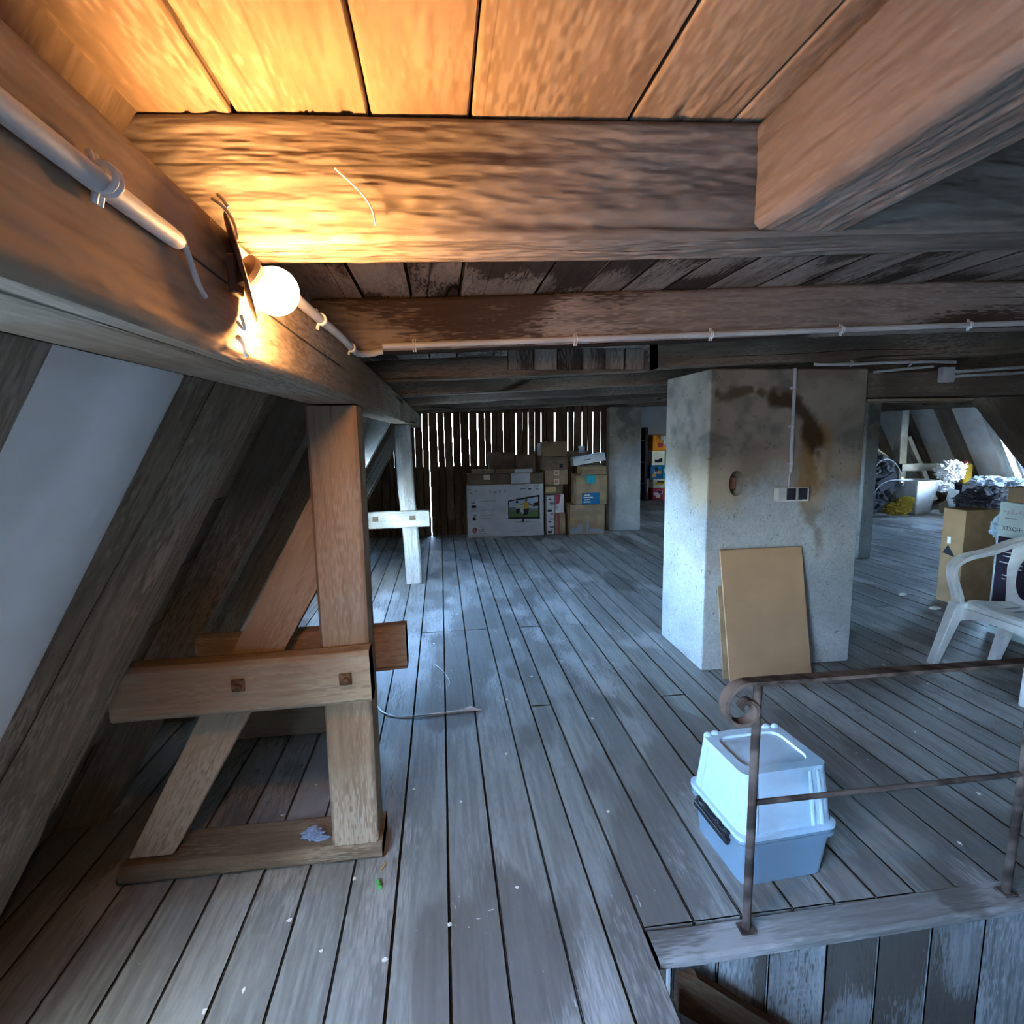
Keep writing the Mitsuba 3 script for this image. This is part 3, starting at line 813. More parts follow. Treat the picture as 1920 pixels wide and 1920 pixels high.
def conduit(label, pts, r, clips=(), cat='pipe', n=None, up=(0, 0, 1), group=None):
    k = thing('cable_conduit', label, cat, group)
    add(k + '__pipe', tube(pts, r, 12), 'conduit_grey', smooth=True)
    for (c, d, nn) in clips:
        c, d, nn = np.asarray(c, float), np.asarray(d, float), np.asarray(nn, float)
        d /= np.linalg.norm(d); nn /= np.linalg.norm(nn)
        w = np.cross(d, nn)
        t = np.linspace(-0.15 * math.pi, 1.15 * math.pi, 9)
        arc = np.array([c + (r + 0.0015) * (math.cos(a) * w + math.sin(a) * nn) for a in t])
        arc = np.vstack([c + (r * 2.1) * w - r * 0.8 * nn, arc, c - (r * 2.1) * w - r * 0.8 * nn])
        a0, a1 = tube(arc + d * 0.004, 0.003, 6), tube(arc - d * 0.004, 0.003, 6)
        add(k + '__clip', join([a0, a1]), 'white_plastic', smooth=True)
    return k


xs_ = np.linspace(0, 1, 40)
conduit('thick grey conduit along the purlin coming in from the left edge to the lamp', [[-0.269, 0.02 + 0.645 * t, 1.810 + 0.003 * math.sin(5 * t)] for t in xs_], 0.0095, [([-0.266, 0.53, 1.811], [0, 1, 0], [1, 0, 0])])
k = thing('hanging_cable', 'short stiff cable hanging from the conduit end left of the lamp', 'cable')
scene[k] = None
v, f, u = tube(bez([[-0.268, 0.665, 1.808], [-0.272, 0.695, 1.806], [-0.274, 0.715, 1.788], [-0.274, 0.742, 1.768]], 12), 0.0035, 8)
scene[k] = mikit.ply((v, f), 'conduit_grey', True, uv=u)
conduit('grey conduit along the purlin top from behind the bulb to the stained beam', bez([[-0.264, 1.00, 1.866], [-0.264, 1.40, 1.866], [-0.264, 1.80, 1.870], [-0.259, 1.98, 1.872], [-0.235, 2.045, 1.880], [-0.19, 2.058, 1.892]], 40), 0.0105,
        [([-0.264, 1.38, 1.866], [0, 1, 0], [1, 0, 0]), ([-0.264, 1.83, 1.870], [0, 1, 0], [1, 0, 0])])
z2 = lambda x: zt(x) + 0.010
conduit('long grey conduit clipped along the lower edge of the stained beam', [[x, 2.062, z2(x)] for x in np.linspace(-0.19, 4.2, 40)], 0.0105,
        [([x, 2.062, z2(x)], [1, 0, 0], [0, -1, 0]) for x in (-0.08, 0.50, 1.02, 1.55, 2.1)])
conduit('thin grey conduit running down the face of the stained pillar to the outlet', [[2.243 + 0.012 * t * 0.5, 3.388, 1.985 - 0.66 * t] for t in xs_], 0.0115, [([2.246, 3.388, z], [0, 0, 1], [0, -1, 0]) for z in (1.86, 1.62, 1.385)])
conduit('bare thin cable between conduit end and power outlet', [[2.244, 3.391, 1.33], [2.243, 3.391, 1.27], [2.243, 3.391, 1.222]], 0.006)
conduit('grey conduit above the pillar leading right to the junction box', bez([[2.30, 3.285, 1.995], [2.6, 3.285, 2.0], [3.0, 3.285, 2.012], [3.27, 3.285, 2.010]], 24), 0.010, [([x, 3.285, 2.003], [1, 0, 0], [0, -1, 0]) for x in (2.55, 2.95)])
conduit('lower grey conduit slanting up behind the pillar edge to the junction box', [[2.83, 3.437, 1.965], [3.05, 3.43, 1.985], [3.25, 3.43, 2.0]], 0.009)
conduit('upper of two grey conduits leaving the junction box to the right', [[3.40, 3.435, 1.965], [4.5, 3.435, 2.03]], 0.011)
conduit('lower of two grey conduits leaving the junction box to the right', [[3.40, 3.435, 1.935], [4.5, 3.435, 1.985]], 0.011)
k = thing('junction_box', 'square grey junction box on the reddish beam right of the pillar', 'junction box')
add(k + '__housing', rbox([3.345, 3.42, 1.945], [0.085, 0.05, 0.10], 0.006, 8), 'conduit_grey', smooth=30)
for s_ in (0.965, 0.935):
    g = trimesh.creation.cylinder(0.014, 0.02, sections=12); g.apply_transform(trimesh.transformations.rotation_matrix(math.pi / 2, [0, 1, 0])); g.apply_translation([3.396, 3.432, 1.0 + s_])
    add(k + '__gland', tri(g), 'conduit_grey', smooth=False)

k = thing('power_outlet', 'double surface power outlet with dark flaps on the stained pillar', 'power outlet')
add(k + '__housing', rbox([2.252, 3.372, 1.183], [0.215, 0.054, 0.092], 0.006, 8), 'socket_white', smooth=30, label='off-white housing')
for i, x in enumerate((2.232, 2.312)):
    fk = add(k + '__flap', rbox([x, 3.342, 1.188], [0.058, 0.012, 0.074], 0.003, 8), 'ink_dark', smooth=30, label='dark hinged flap')
    add(fk + '__lip', box([x, 3.339, 1.148], [0.036, 0.012, 0.010], ch=0.002), 'socket_white')

#OBJECTS
# ---------------------------------------------------------------- stair railing
def ribbon(path, y0, y1, th):
    """A flat bar bent along a path in (x, z), its width from y0 to y1."""
    p = np.asarray(path, float)
    t = np.gradient(p, axis=0); t /= np.linalg.norm(t, axis=1, keepdims=True) + 1e-12
    n = np.stack([-t[:, 1], t[:, 0]], 1) * th / 2
    ring = np.stack([np.column_stack([p[:, 0] + s * n[:, 0], np.full(len(p), y), p[:, 1] + s * n[:, 1]]) for s, y in ((1, y0), (1, y1), (-1, y1), (-1, y0))], 1)
    N = len(p)
    V = ring.reshape(-1, 3)
    F = []
    for i in range(N - 1):
        for j in range(4):
            a, b, c, d = i * 4 + j, i * 4 + (j + 1) % 4, (i + 1) * 4 + (j + 1) % 4, (i + 1) * 4 + j
            F += [[a, b, c], [a, c, d]]
    F += [[0, 2, 1], [0, 3, 2], [4 * N - 4, 4 * N - 3, 4 * N - 2], [4 * N - 4, 4 * N - 2, 4 * N - 1]]
    return V, np.array(F), np.stack([V[:, 0] + V[:, 2], V[:, 1]], 1)


rail = thing('stair_railing', 'rusty iron railing with a scroll end along the stairwell', 'railing')
th = np.linspace(math.pi / 2, math.pi / 2 + 2.55 * math.pi, 90)
rr = np.interp(th, [math.pi / 2, math.pi, 1.5 * math.pi, 2 * math.pi, 2.5 * math.pi, 3.05 * math.pi], [0.083, 0.064, 0.046, 0.036, 0.024, 0.008])
scroll = np.stack([0.890 + rr * np.cos(th), 0.764 + rr * np.sin(th)], 1)
path = np.vstack([[[2.95, 0.845], [1.6, 0.846], [1.0, 0.8472]], scroll])
add(rail + '__handrail', ribbon(path[:60], 1.487, 1.527, 0.011), 'rust_iron', smooth=35, uv=None)
add(rail + '__scroll', ribbon(path[59:], 1.490, 1.524, 0.008), 'rust_iron', smooth=35, label='curled scroll end')
for i, x in enumerate((0.932, 1.893, 2.86)):
    add(rail + '__post', tube([[x, 1.507 + 0.01 * i, 0.001], [x, 1.507, 0.42], [x, 1.507, 0.8405]], 0.0132, 14), 'rust_iron', smooth=40)
    add(rail + '__foot', box([x, 1.507 + 0.01 * i, 0.004], [0.05, 0.045, 0.008], ch=0.002), 'rust_iron')
add(rail + '__middle_rail', tube([[0.932, 1.507, 0.446], [1.9, 1.508, 0.452], [2.86, 1.507, 0.455]], 0.009, 10), 'rust_iron', smooth=40)
for k in list(scene):
    if k.startswith(rail + '__') and 'uv' in scene[k]:
        pass


# ---------------------------------------------------------------- plastic tubs
def rrect(w, d, r):
    return m3.CrossSection.square((w - 2 * r, d - 2 * r), True).offset(r, m3.JoinType.Round, 2.0, 24)


def frustum(w0, d0, w1, d1, h, r=0.03):
    return m3.Manifold.extrude(rrect(w0, d0, r), h, 0, 0, (w1 / w0, d1 / d0))


TC = (1.163, 1.838)
RZ = 4.0


def place(m):
    return m.rotate([0, 0, RZ]).translate([TC[0], TC[1], 0])


low = thing('storage_tub', 'blue-grey plastic tub with a black clip handle, under the white tub', 'tub')
body = frustum(0.325, 0.315, 0.365, 0.345, 0.172) - frustum(0.315, 0.305, 0.357, 0.337, 0.18).translate([0, 0, 0.004])
add(low + '__body', place(body), 'tub_blue', smooth=30)
rim = (m3.Manifold.extrude(rrect(0.385, 0.362, 0.032), 0.014) - m3.Manifold.extrude(rrect(0.352, 0.33, 0.03), 0.05).translate([0, 0, -0.02])).translate([0, 0, 0.160])
add(low + '__rim', place(rim), 'tub_blue', smooth=30)
lid = m3.Manifold.extrude(rrect(0.380, 0.357, 0.032), 0.014, 0, 0, (0.985, 0.985)).translate([0, 0, 0.1745])
add(low + '__lid', place(lid), 'tub_blue', smooth=30)
hb = m3.Manifold.batch_boolean([rbox([-0.203, -0.005, 0.150], [0.016, 0.23, 0.022], 0.004, 8), rbox([-0.197, -0.005, 0.170], [0.020, 0.17, 0.014], 0.004, 8)]
                               + [rbox([-0.197, y, 0.160], [0.022, 0.022, 0.046], 0.004, 8) for y in (-0.10, -0.045, 0.045, 0.09)], m3.OpType.Add)
add(low + '__clip_handle', place(hb), 'black_plastic', smooth=30, label='black clip handle')
up = thing('storage_tub', 'translucent white tub turned upside down on the blue-grey one', 'tub')
ZU = 0.1895
ub = frustum(0.365, 0.340, 0.335, 0.285, 0.215, 0.035).translate([0, 0, ZU + 0.01])
ub = ub - m3.Manifold.extrude(rrect(0.255, 0.20, 0.04), 0.02, 0, 0, (1.06, 1.06)).translate([0, 0.0, ZU + 0.2165])
ub = ub - m3.Manifold.extrude(rrect(0.35, 0.325, 0.03), 0.012).translate([0, 0, ZU])
add(up + '__body', place(ub), 'tub_white', smooth=30)
add(up + '__rim', place((m3.Manifold.extrude(rrect(0.392, 0.368, 0.035), 0.016) - m3.Manifold.extrude(rrect(0.33, 0.30, 0.03), 0.05).translate([0, 0, -0.02])).translate([0, 0, ZU])), 'tub_white', smooth=30)
for sx in (-1, 1):
    for y in (-0.10, 0.10):
        m = m3.Manifold.batch_hull([m3.Manifold.sphere(0.010, 10).translate([sx * 0.174, y, ZU + 0.02]), m3.Manifold.sphere(0.010, 10).translate([sx * 0.163, y * 0.85, ZU + 0.205])])
        add(up + '__rib', place(m), 'tub_white', smooth=40)
for x in (-0.13, 0.10, 0.135):
    m = m3.Manifold.batch_hull([m3.Manifold.sphere(0.009, 10).translate([x, -0.167, ZU + 0.02]), m3.Manifold.sphere(0.009, 10).translate([x * 0.92, -0.140, ZU + 0.205])])
    add(up + '__rib', place(m), 'tub_white', smooth=40)
for x, y in ((-0.15, 0.125), (-0.115, 0.13), (0.11, 0.13), (0.145, 0.125)):
    add(up + '__knob', place(m3.Manifold.sphere(0.014, 12).scale([1.2, 0.8, 1]).translate([x, y, ZU + 0.226])), 'tub_white', smooth=True)


# ---------------------------------------------------------------- leaning boards
def lean(x0, x1, yb, h, yt, th, skew=0.0):
    """A sheet standing on the floor at y = yb and leaning back to y = yt at its top."""
    v, f, u = box([0, 0, h / 2], [x1 - x0, th, h], ch=0.0015)
    ang = math.atan2(yt - yb, math.sqrt(max(h * h - (yt - yb) ** 2, 1e-6)))
    v, f, u = move((v, f, u), (0, 0, 0), rx=-ang)
    v = v.copy()
    v[:, 2] -= v[:, 2].min()
    v[:, 0] += (x0 + x1) / 2 + skew * v[:, 2]
    v[:, 1] += yb
    return v, f, u


k = thing('leaning_board', 'larger tan fibreboard sheet leaning on the stained pillar, in front', 'board')
scene[k] = None
v, f, u = lean(1.797, 2.365, 3.225, 0.848, 3.362, 0.010, -0.035)
scene[k] = mikit.ply((v, f), 'fibreboard')
k = thing('leaning_board', 'smaller tan sheet half hidden behind the leaning fibreboard', 'board')
scene[k] = None
v, f, u = lean(1.772, 2.30, 3.262, 0.60, 3.359, 0.010, -0.02)
scene[k] = mikit.ply((v, f), 'cardboard_pale')

# ---------------------------------------------------------------- plastic chair, facing left
ch = thing('plastic_chair', 'white plastic armchair cut by the right edge of the picture', 'chair')
CY0, CY1 = 2.69, 3.275                      # width over the arms
u = np.linspace(0, 1, 25); w = np.linspace(0, 1, 21)
sx = np.interp(u, [0, 0.08, 0.16, 0.5, 0.9, 1], [3.455, 3.462, 3.49, 3.62, 3.80, 3.845])
sz = np.interp(u, [0, 0.08, 0.16, 0.5, 0.9, 1], [0.385, 0.425, 0.437, 0.420, 0.405, 0.412])
X, W = np.meshgrid(sx, w, indexing='ij'); Z, _ = np.meshgrid(sz, w, indexing='ij')
Yv = CY0 + 0.05 + (CY1 - CY0 - 0.10) * W
Z = Z + 0.020 * (2 * W - 1) ** 4 - 0.006 * np.cos((2 * W - 1) * math.pi / 2)


def sheet(X, Y, Z, th, nrm):
    """A grid surface given a thickness along nrm."""
    a, b = X.shape
    top = np.stack([X, Y, Z], -1).reshape(-1, 3); bot = top - np.asarray(nrm) * th
    i, j = np.meshgrid(np.arange(a - 1), np.arange(b - 1), indexing='ij')
    q = np.stack([i * b + j, (i + 1) * b + j, (i + 1) * b + j + 1, i * b + j + 1], -1).reshape(-1, 4)
    F = np.vstack([q[:, [0, 1, 2]], q[:, [0, 2, 3]]]); n = len(top)
    F2 = F[:, ::-1] + n
    loop = [k for k in range(b)] + [k * b + b - 1 for k in range(1, a)] + [(a - 1) * b + k for k in range(b - 2, -1, -1)] + [k * b for k in range(a - 2, 0, -1)]
    S = []
    for x, y in zip(loop, loop[1:] + loop[:1]):
        S += [[x, y, y + n], [x, y + n, x + n]]
    V = np.vstack([top, bot])
    return trimesh.Trimesh(V, np.vstack([F, F2, np.array(S)]), process=False)


def smooth_add(key, m, bsdf, ang=35, **kw):
    m = m.copy(); m.fix_normals()
    return add(key, m, bsdf, smooth=ang, **kw)


smooth_add(ch + '__seat', sheet(X, Yv, Z, 0.010, (0, 0, 1)), 'chair_plastic')
for q in range(5):
    yy = CY0 + 0.14 + 0.075 * q
    add(ch + '__slot', box([3.69, yy, 0.4150], [0.13, 0.008, 0.006]), 'ink_grey', label='narrow slot in the seat')


def leg(foot, top, s0, s1):
    a = [m3.Manifold.sphere(0.008, 8).translate([foot[0] + x * s0, foot[1] + y * s0, 0.006]) for x in (-1, 1) for y in (-1, 1)]
    b = [m3.Manifold.sphere(0.008, 8).translate([top[0] + x * s1, top[1] + y * s1 * 0.8, top[2]]) for x in (-1, 1) for y in (-1, 1)]
    return m3.Manifold.batch_hull(a + b)


for fx, fy, tx, ty, tz in ((3.295, 3.275, 3.425, 3.25, 0.43), (3.295, 2.65, 3.425, 2.72, 0.43), (3.735, 3.245, 3.79, 3.19, 0.40), (3.735, 2.70, 3.79, 2.78, 0.40)):
    add(ch + '__leg', leg((fx, fy), (tx, ty, tz), 0.018, 0.036), 'chair_plastic', smooth=35)
# arched apron under the seat front
from shapely.geometry import Polygon, Point, box as sbox
from shapely import affinity
arch = Polygon([(CY0, 0.40), (CY1, 0.40), (CY1 + 0.0, 0.26)] + [(y, 0.30 + 0.055 * (1 - abs((y - 2.98) / 0.27) ** 3)) for y in np.linspace(3.225, 2.735, 15)] + [(CY0, 0.26)])
m = trimesh.creation.extrude_polygon(arch, 0.012, engine='earcut')
v = np.array(m.vertices)
m.vertices = np.stack([3.425 + v[:, 2] + 0.08 * np.clip(v[:, 1] - 0.3, -1, 1), v[:, 0], v[:, 1]], 1)
smooth_add(ch + '__apron', m, 'chair_plastic')


def arm(sgn):
    yc = CY1 - 0.02 if sgn > 0 else CY0 + 0.02
    pts = bez([[3.418, yc, 0.43], [3.375, yc + 0.008 * sgn, 0.60], [3.375, yc + 0.008 * sgn, 0.685], [3.43, yc + 0.006 * sgn, 0.728], [3.60, yc, 0.765], [3.76, yc - 0.02 * sgn, 0.822], [3.86, yc - 0.08 * sgn, 0.858]], 40)
    t = np.gradient(pts, axis=0); t /= np.linalg.norm(t, axis=1, keepdims=True)
    side = np.array([0, 1.0, 0]); nrm = np.cross(t, side); nrm /= np.linalg.norm(nrm, axis=1, keepdims=True)
    hw = np.interp(np.arange(40), [0, 8, 14, 30, 39], [0.040, 0.036, 0.038, 0.040, 0.045])
    prof = [(-1, -0.35), (-0.8, 0.5), (0, 0.8), (0.8, 0.5), (1, -0.35), (0.85, -0.55), (0.6, 0.1), (-0.6, 0.1), (-0.85, -0.55)]
    V = np.array([[pts[i] + side * a * hw[i] - nrm[i] * b * 0.034 for a, b in prof] for i in range(40)]).reshape(-1, 3)
    K = len(prof); F = []
    for i in range(39):
        for j in range(K):
            a, b, c, d = i * K + j, i * K + (j + 1) % K, (i + 1) * K + (j + 1) % K, (i + 1) * K + j
            F += [[a, b, c], [a, c, d]]
    for e in (0, 39):
        F += [[e * K, e * K + j, e * K + j + 1] for j in range(1, K - 1)]
    return trimesh.Trimesh(V, F, process=False)


for sgn in (1, -1):
    smooth_add(ch + '__armrest', arm(sgn), 'chair_plastic', 30)
# back shell with two tall openings and slots
cy = (CY0 + CY1) / 2
outline = Polygon([(-0.265, 0.0), (0.265, 0.0), (0.285, 0.25), (0.27, 0.40), (0.20, 0.455), (0.0, 0.475), (-0.20, 0.455), (-0.27, 0.40), (-0.285, 0.25)]).buffer(0.012)
holes = [affinity.scale(Point(s * 0.188, 0.195).buffer(1, 16), 0.062, 0.145).union(sbox(s * 0.188 - 0.055, 0.12, s * 0.188 + 0.055, 0.24)) for s in (-1, 1)]
slots = [sbox(x - 0.006, 0.10, x + 0.006, 0.24) for x in (-0.075, -0.025, 0.025, 0.075)]
shape = outline
for h in holes + slots:
    shape = shape.difference(h)
m = trimesh.creation.extrude_polygon(shape, 0.010, engine='earcut')
m = m.subdivide_to_size(0.05)
v = np.array(m.vertices)
a_, z_ = v[:, 0].copy(), v[:, 1].copy()
m.vertices = np.stack([3.835 + v[:, 2] + 0.26 * z_ * 0.5 - 0.9 * a_ ** 2 * (0.6 + z_), cy + a_, 0.40 + z_], 1)
smooth_add(ch + '__backrest', m, 'chair_plastic', 35)


# ---------------------------------------------------------------- boxes
def carton(name, label, c, s, bsdf, rz=0.0, ry=0.0, cat='box', group=None, flaps=None, tape=None, seam=True):
    """A closed carton: body, two top flaps meeting in a seam, tape strips."""
    k = thing(name, label, cat, group)
    c = np.asarray(c, float); s = np.asarray(s, float)

    def put(part, m, b, lab=None):
        return add(k + '__' + part, move(m, c, rz=rz, ry=ry), b, label=lab)
    put('body', box([0, 0, -0.002], s - [0, 0, 0.004], ch=0.004), bsdf)
    for sg in (-1, 1):
        put('flap', box([0, sg * s[1] / 4, s[2] / 2 - 0.001], [s[0] - 0.004, s[1] / 2 - 0.004, 0.003]), bsdf)
    if tape:
        put('tape', box([0, 0, s[2] / 2 + 0.001], [s[0] * 0.98, 0.05, 0.001]), tape, 'tape strip')
        put('tape', box([0, -s[1] / 2 - 0.0006, s[2] * 0.28], [0.05, 0.001, s[2] * 0.42]), tape, 'tape strip')
    return k, put


def text_on(parent, txt, h, origin, ud, vd, bsdf, part='lettering', bold=False, lab=None):
    m = meshkit.text_mesh(txt, h, 0.0008, bold)
    v = np.array(m.vertices)
    ud, vd = np.asarray(ud, float), np.asarray(vd, float)
    n = np.cross(ud, vd)
    V = np.asarray(origin, float) + v[:, :1] * ud + v[:, 1:2] * vd + v[:, 2:] * n
    add(parent + '__' + part, (V, np.array(m.faces), np.zeros((len(V), 2))), bsdf, label=lab)


# right foreground boxes behind the chair
k, put = carton('cardboard_box', 'tall brown cardboard box behind the white chair, bag lying on top', [4.745, 4.47, 0.435], [0.33, 0.225, 0.87], 'cardboard')
put('label', box([-0.1656, 0.03, 0.145], [0.001, 0.035, 0.062]), 'white_card', 'small white sticker')
tri_ = np.array([[-0.1662, 0.085, 0.02], [-0.1662, -0.045, 0.0], [-0.1662, 0.035, 0.10]])
put('printed_mark', (np.vstack([tri_, tri_ + [0.0008, 0, 0]]), np.array([[0, 1, 2], [3, 5, 4]]), np.zeros((6, 2))), 'ink_dark', 'black printed triangle')
mk = thing('carton', 'pale mint carton with plum panel and upside-down lettering, behind the white chair', 'box')
MX = 4.23
add(mk + '__body', box([MX + 0.085, 3.44, 0.517], [0.17, 0.63, 1.034], ch=0.004), 'mint_card')
pk = add(mk + '__printed_panel', box([MX - 0.0005, 3.44, 0.415], [0.001, 0.60, 0.71]), 'ink_plum', label='dark plum printed panel')
for z, a, b in ((0.655, 3.70, 3.56), (0.625, 3.69, 3.54), (0.60, 3.62, 3.555), (0.575, 3.71, 3.54), (0.545, 3.64, 3.54), (0.478, 3.685, 3.60), (0.45, 3.68, 3.655), (0.445, 3.625, 3.605)):
    add(pk + '__printed_line', box([MX - 0.0014, (a + b) / 2, z], [0.0008, abs(a - b), 0.008]), 'white_card')
text_on(mk, '-HOXIX', 0.030, [MX - 0.0002, 3.555, 0.852], [0, 1, 0], [0, 0, -1], 'ink_dark', lab='dark upside-down lettering')
for i in range(7):
    add(mk + '__printed_line', box([MX - 0.0006, 3.715 - 0.03 * i, 0.965 - 0.01 * (i % 2)], [0.0008, 0.018, 0.016 + 0.012 * (i % 3)]), 'ink_faint')
add(mk + '__printed_line', box([MX - 0.0006, 3.66, 0.915], [0.0008, 0.09, 0.006]), 'ink_grey')
k, put = carton('cardboard_box', 'small tan box lying on top of the pale mint carton', [4.297, 3.44, 1.094], [0.115, 0.55, 0.118], 'cardboard_pale')

# boxes stacked in front of the batten wall
G = 'boxes stacked by the batten wall'
tv, put = carton('carton', 'wide white television carton with printed screen, lowest left of the stack', [0.981, 8.72, 0.41], [1.204, 0.16, 0.82], 'white_card', group=None)
FY = 8.6395


def tp(X, Y):
    return 0.379 + (X - 170) * 0.000825, (1285 - Y) * 0.000833


def patch(pts, bsdf, part, lab=None, d=0.001, lay=0):
    g = Polygon([tp(*p) for p in pts])
    m = trimesh.creation.extrude_polygon(g, d, engine='earcut')
    v = np.array(m.vertices)
    V = np.stack([v[:, 0], FY - lay * 0.0011 - v[:, 2], v[:, 1]], 1)
    add(tv + '__' + part, (V, np.array(m.faces)[:, ::1], np.zeros((len(V), 2))), bsdf, label=lab)


def disc(cx, cy, r, ry=None):
    a = np.linspace(0, 2 * math.pi, 18)[:-1]
    return [(cx + r * math.cos(t), cy + (ry or r) * math.sin(t)) for t in a]


patch([(945, 605), (1548, 510), (1553, 965), (945, 950)], 'ink_dark', 'printed_screen', 'printed black television frame')
patch([(965, 625), (1520, 545), (1522, 800), (965, 775)], 'ink_sky', 'printed_screen__printed_picture', 'printed pale sky', lay=1)
patch([(965, 775), (1522, 800), (1522, 925), (965, 925)], 'ink_green', 'printed_screen__printed_picture', 'printed green field', lay=1)
patch([(965, 740), (1080, 730), (1190, 750), (1522, 770), (1522, 805), (965, 800)], 'ink_grey', 'printed_screen__printed_picture', 'printed grey stand', lay=2)
patch([(1420, 670), (1522, 640), (1522, 720), (1430, 725)], 'ink_dark', 'printed_screen__printed_picture', lay=2)
patch([(1240, 650), (1330, 640), (1345, 760), (1235, 770)], 'ink_yellow', 'printed_screen__printed_picture', 'printed player in yellow', lay=3)
patch([(1330, 650), (1470, 720), (1460, 745), (1325, 690)], 'ink_skin', 'printed_screen__printed_picture', lay=3)
patch([(1180, 670), (1245, 655), (1240, 690), (1180, 700)], 'ink_yellow', 'printed_screen__printed_picture', lay=3)
patch([(1240, 770), (1345, 765), (1320, 870), (1230, 900)], 'ink_plum', 'printed_screen__printed_picture', lay=3)
patch([(1090, 665), (1160, 665), (1165, 760), (1090, 760)], 'ink_cream', 'printed_screen__printed_picture', 'printed player in cream', lay=3)
patch([(1095, 760), (1165, 760), (1150, 860), (1100, 850)], 'ink_dark', 'printed_screen__printed_picture', lay=3)
patch([(1180, 760), (1235, 755), (1240, 850), (1205, 870), (1180, 800)], 'white_card', 'printed_screen__printed_picture', lay=4)
for c in ((1115, 635, 24), (1290, 602, 26)):
    patch(disc(*c), 'ink_skin' if c[0] > 1200 else 'ink_dark', 'printed_screen__printed_picture', lay=4)
patch([(1205, 965), (1240, 965), (1245, 1015), (1200, 1015)], 'ink_dark', 'printed_screen', lay=0)
patch(disc(1225, 1018, 150, 9), 'ink_grey', 'printed_screen', lay=1)
for (x, y, w, h, b) in ((285, 632, 70, 22, 'ink_grey'), (295, 702, 92, 50, 'ink_dark'), (290, 782, 92, 10, 'ink_grey'), (310, 866, 50, 32, 'ink_grey'), (215, 388, 60, 16, 'ink_dark'), (340, 410, 50, 26, 'ink_faint'), (245, 445, 50, 16, 'ink_grey'), (620, 425, 16, 60, 'ink_faint'), (700, 440, 60, 46, 'ink_faint'), (790, 430, 40, 56, 'ink_faint'), (890, 425, 30, 60, 'ink_faint'), (1240, 392, 110, 16, 'ink_grey'), (1300, 350, 80, 14, 'ink_faint'), (1362, 396, 60, 22, 'ink_dark'), (1490, 350, 90, 34, 'ink_faint'), (1500, 400, 70, 14, 'ink_grey'), (560, 600, 320, 10, 'ink_faint'), (540, 770, 280, 10, 'ink_faint'), (560, 870, 300, 10, 'ink_faint'), (530, 925, 240, 10, 'ink_faint'), (450, 1210, 150, 12, 'ink_faint')):
    patch([(x - w / 2, y - h / 2), (x + w / 2, y - h / 2), (x + w / 2, y + h / 2), (x - w / 2, y + h / 2)], b, 'printed_mark')
patch(disc(298, 932, 34), 'ink_dark', 'printed_mark')
for i in range(5):
    patch(disc(1040 + 57 * i, 1195, 13), 'ink_faint', 'printed_mark')
patch(disc(305, 1150, 50), 'ink_crimson', 'logo', 'round dark red logo')
patch(disc(292, 1138, 7), 'white_card', 'logo', lay=1)
patch([(300, 1122), (308, 1122), (308, 1160), (322, 1160), (322, 1168), (300, 1168)], 'white_card', 'logo', lay=1)
patch([(305 + 36 * math.cos(t), 1150 + 36 * math.sin(t)) for t in np.linspace(0.1, 4.4, 16)] + [(305 + 29 * math.cos(t), 1150 + 29 * math.sin(t)) for t in np.linspace(4.4, 0.1, 16)], 'white_card', 'logo', lay=1)
x, z = tp(378, 1178)
text_on(tv, 'LG', 0.046, [x, FY - 0.0003, z], [1, 0, 0], [0, 0, 1], 'ink_grey', bold=True, lab='dark grey brand lettering')

k, put = carton('carton', 'long flat brown box with clear tape lying on the television carton', [0.985, 8.735, 0.908], [1.20, 0.17, 0.165], 'cardboard_dull')
put('tape', box([0.24, -0.0856, 0.0], [0.30, 0.001, 0.16]), 'white_card', 'shiny tape')
put('tape', box([-0.29, -0.0856, 0.03], [0.10, 0.001, 0.08]), 'ink_cream', 'pale sticker')
for i, (a, b) in enumerate(((0.47, 0.63), (0.645, 0.82), (0.84, 1.13), (1.14, 1.415))):
    k = thing('card_sheet', 'low flap of card number %s from the left on the long taped box' % ('one', 'two', 'three', 'four')[i], 'card', None)
    add(k + '__sheet', box([(a + b) / 2, 8.715, 1.0225 + 0.0], [b - a, 0.08, 0.062], ch=0.002), ('cardboard_pale', 'cardboard_pale', 'cardboard_dull', 'white_card')[i])
    add(k + '__fold', box([(a + b) / 2, 8.715, 1.055], [b - a - 0.01, 0.084, 0.003]), 'cardboard_edge')
k, put = carton('cardboard_box', 'dull brown box leftmost in the upper row of the stack', [0.94, 8.86, 1.155], [0.41, 0.16, 0.32], 'cardboard_dull')
put('printed_line', box([0, -0.0805, -0.03], [0.40, 0.001, 0.006]), 'ink_grey')
k, put = carton('cardboard_box', 'plain dull brown box second from left in the upper row', [1.322, 8.86, 1.135], [0.315, 0.16, 0.27], 'cardboard_dull')
k, put = carton('cardboard_box', 'open brown box topmost of the stack, with a pale side flap', [1.765, 8.80, 1.349], [0.41, 0.24, 0.228], 'cardboard')
put('side_flap', box([-0.235, -0.06, 0.0], [0.05, 0.003, 0.19], ch=0.001), 'white_card', 'pale folded flap')
k, put = carton('cardboard_box', 'grey-brown box with a dark hand hole under the topmost box', [1.775, 8.80, 1.132], [0.42, 0.22, 0.202], 'cardboard_dull')
put('hand_hole', box([0.10, -0.1105, -0.045], [0.05, 0.001, 0.06]), 'ink_dark', 'dark hand hole')
put('printed_line', box([-0.03, -0.1105, 0.02], [0.32, 0.001, 0.01]), 'ink_grey')
k, put = carton('cardboard_box', 'tan box with two small red and white stickers in the middle column', [1.80, 8.80, 0.911], [0.37, 0.22, 0.235], 'cardboard_pale')
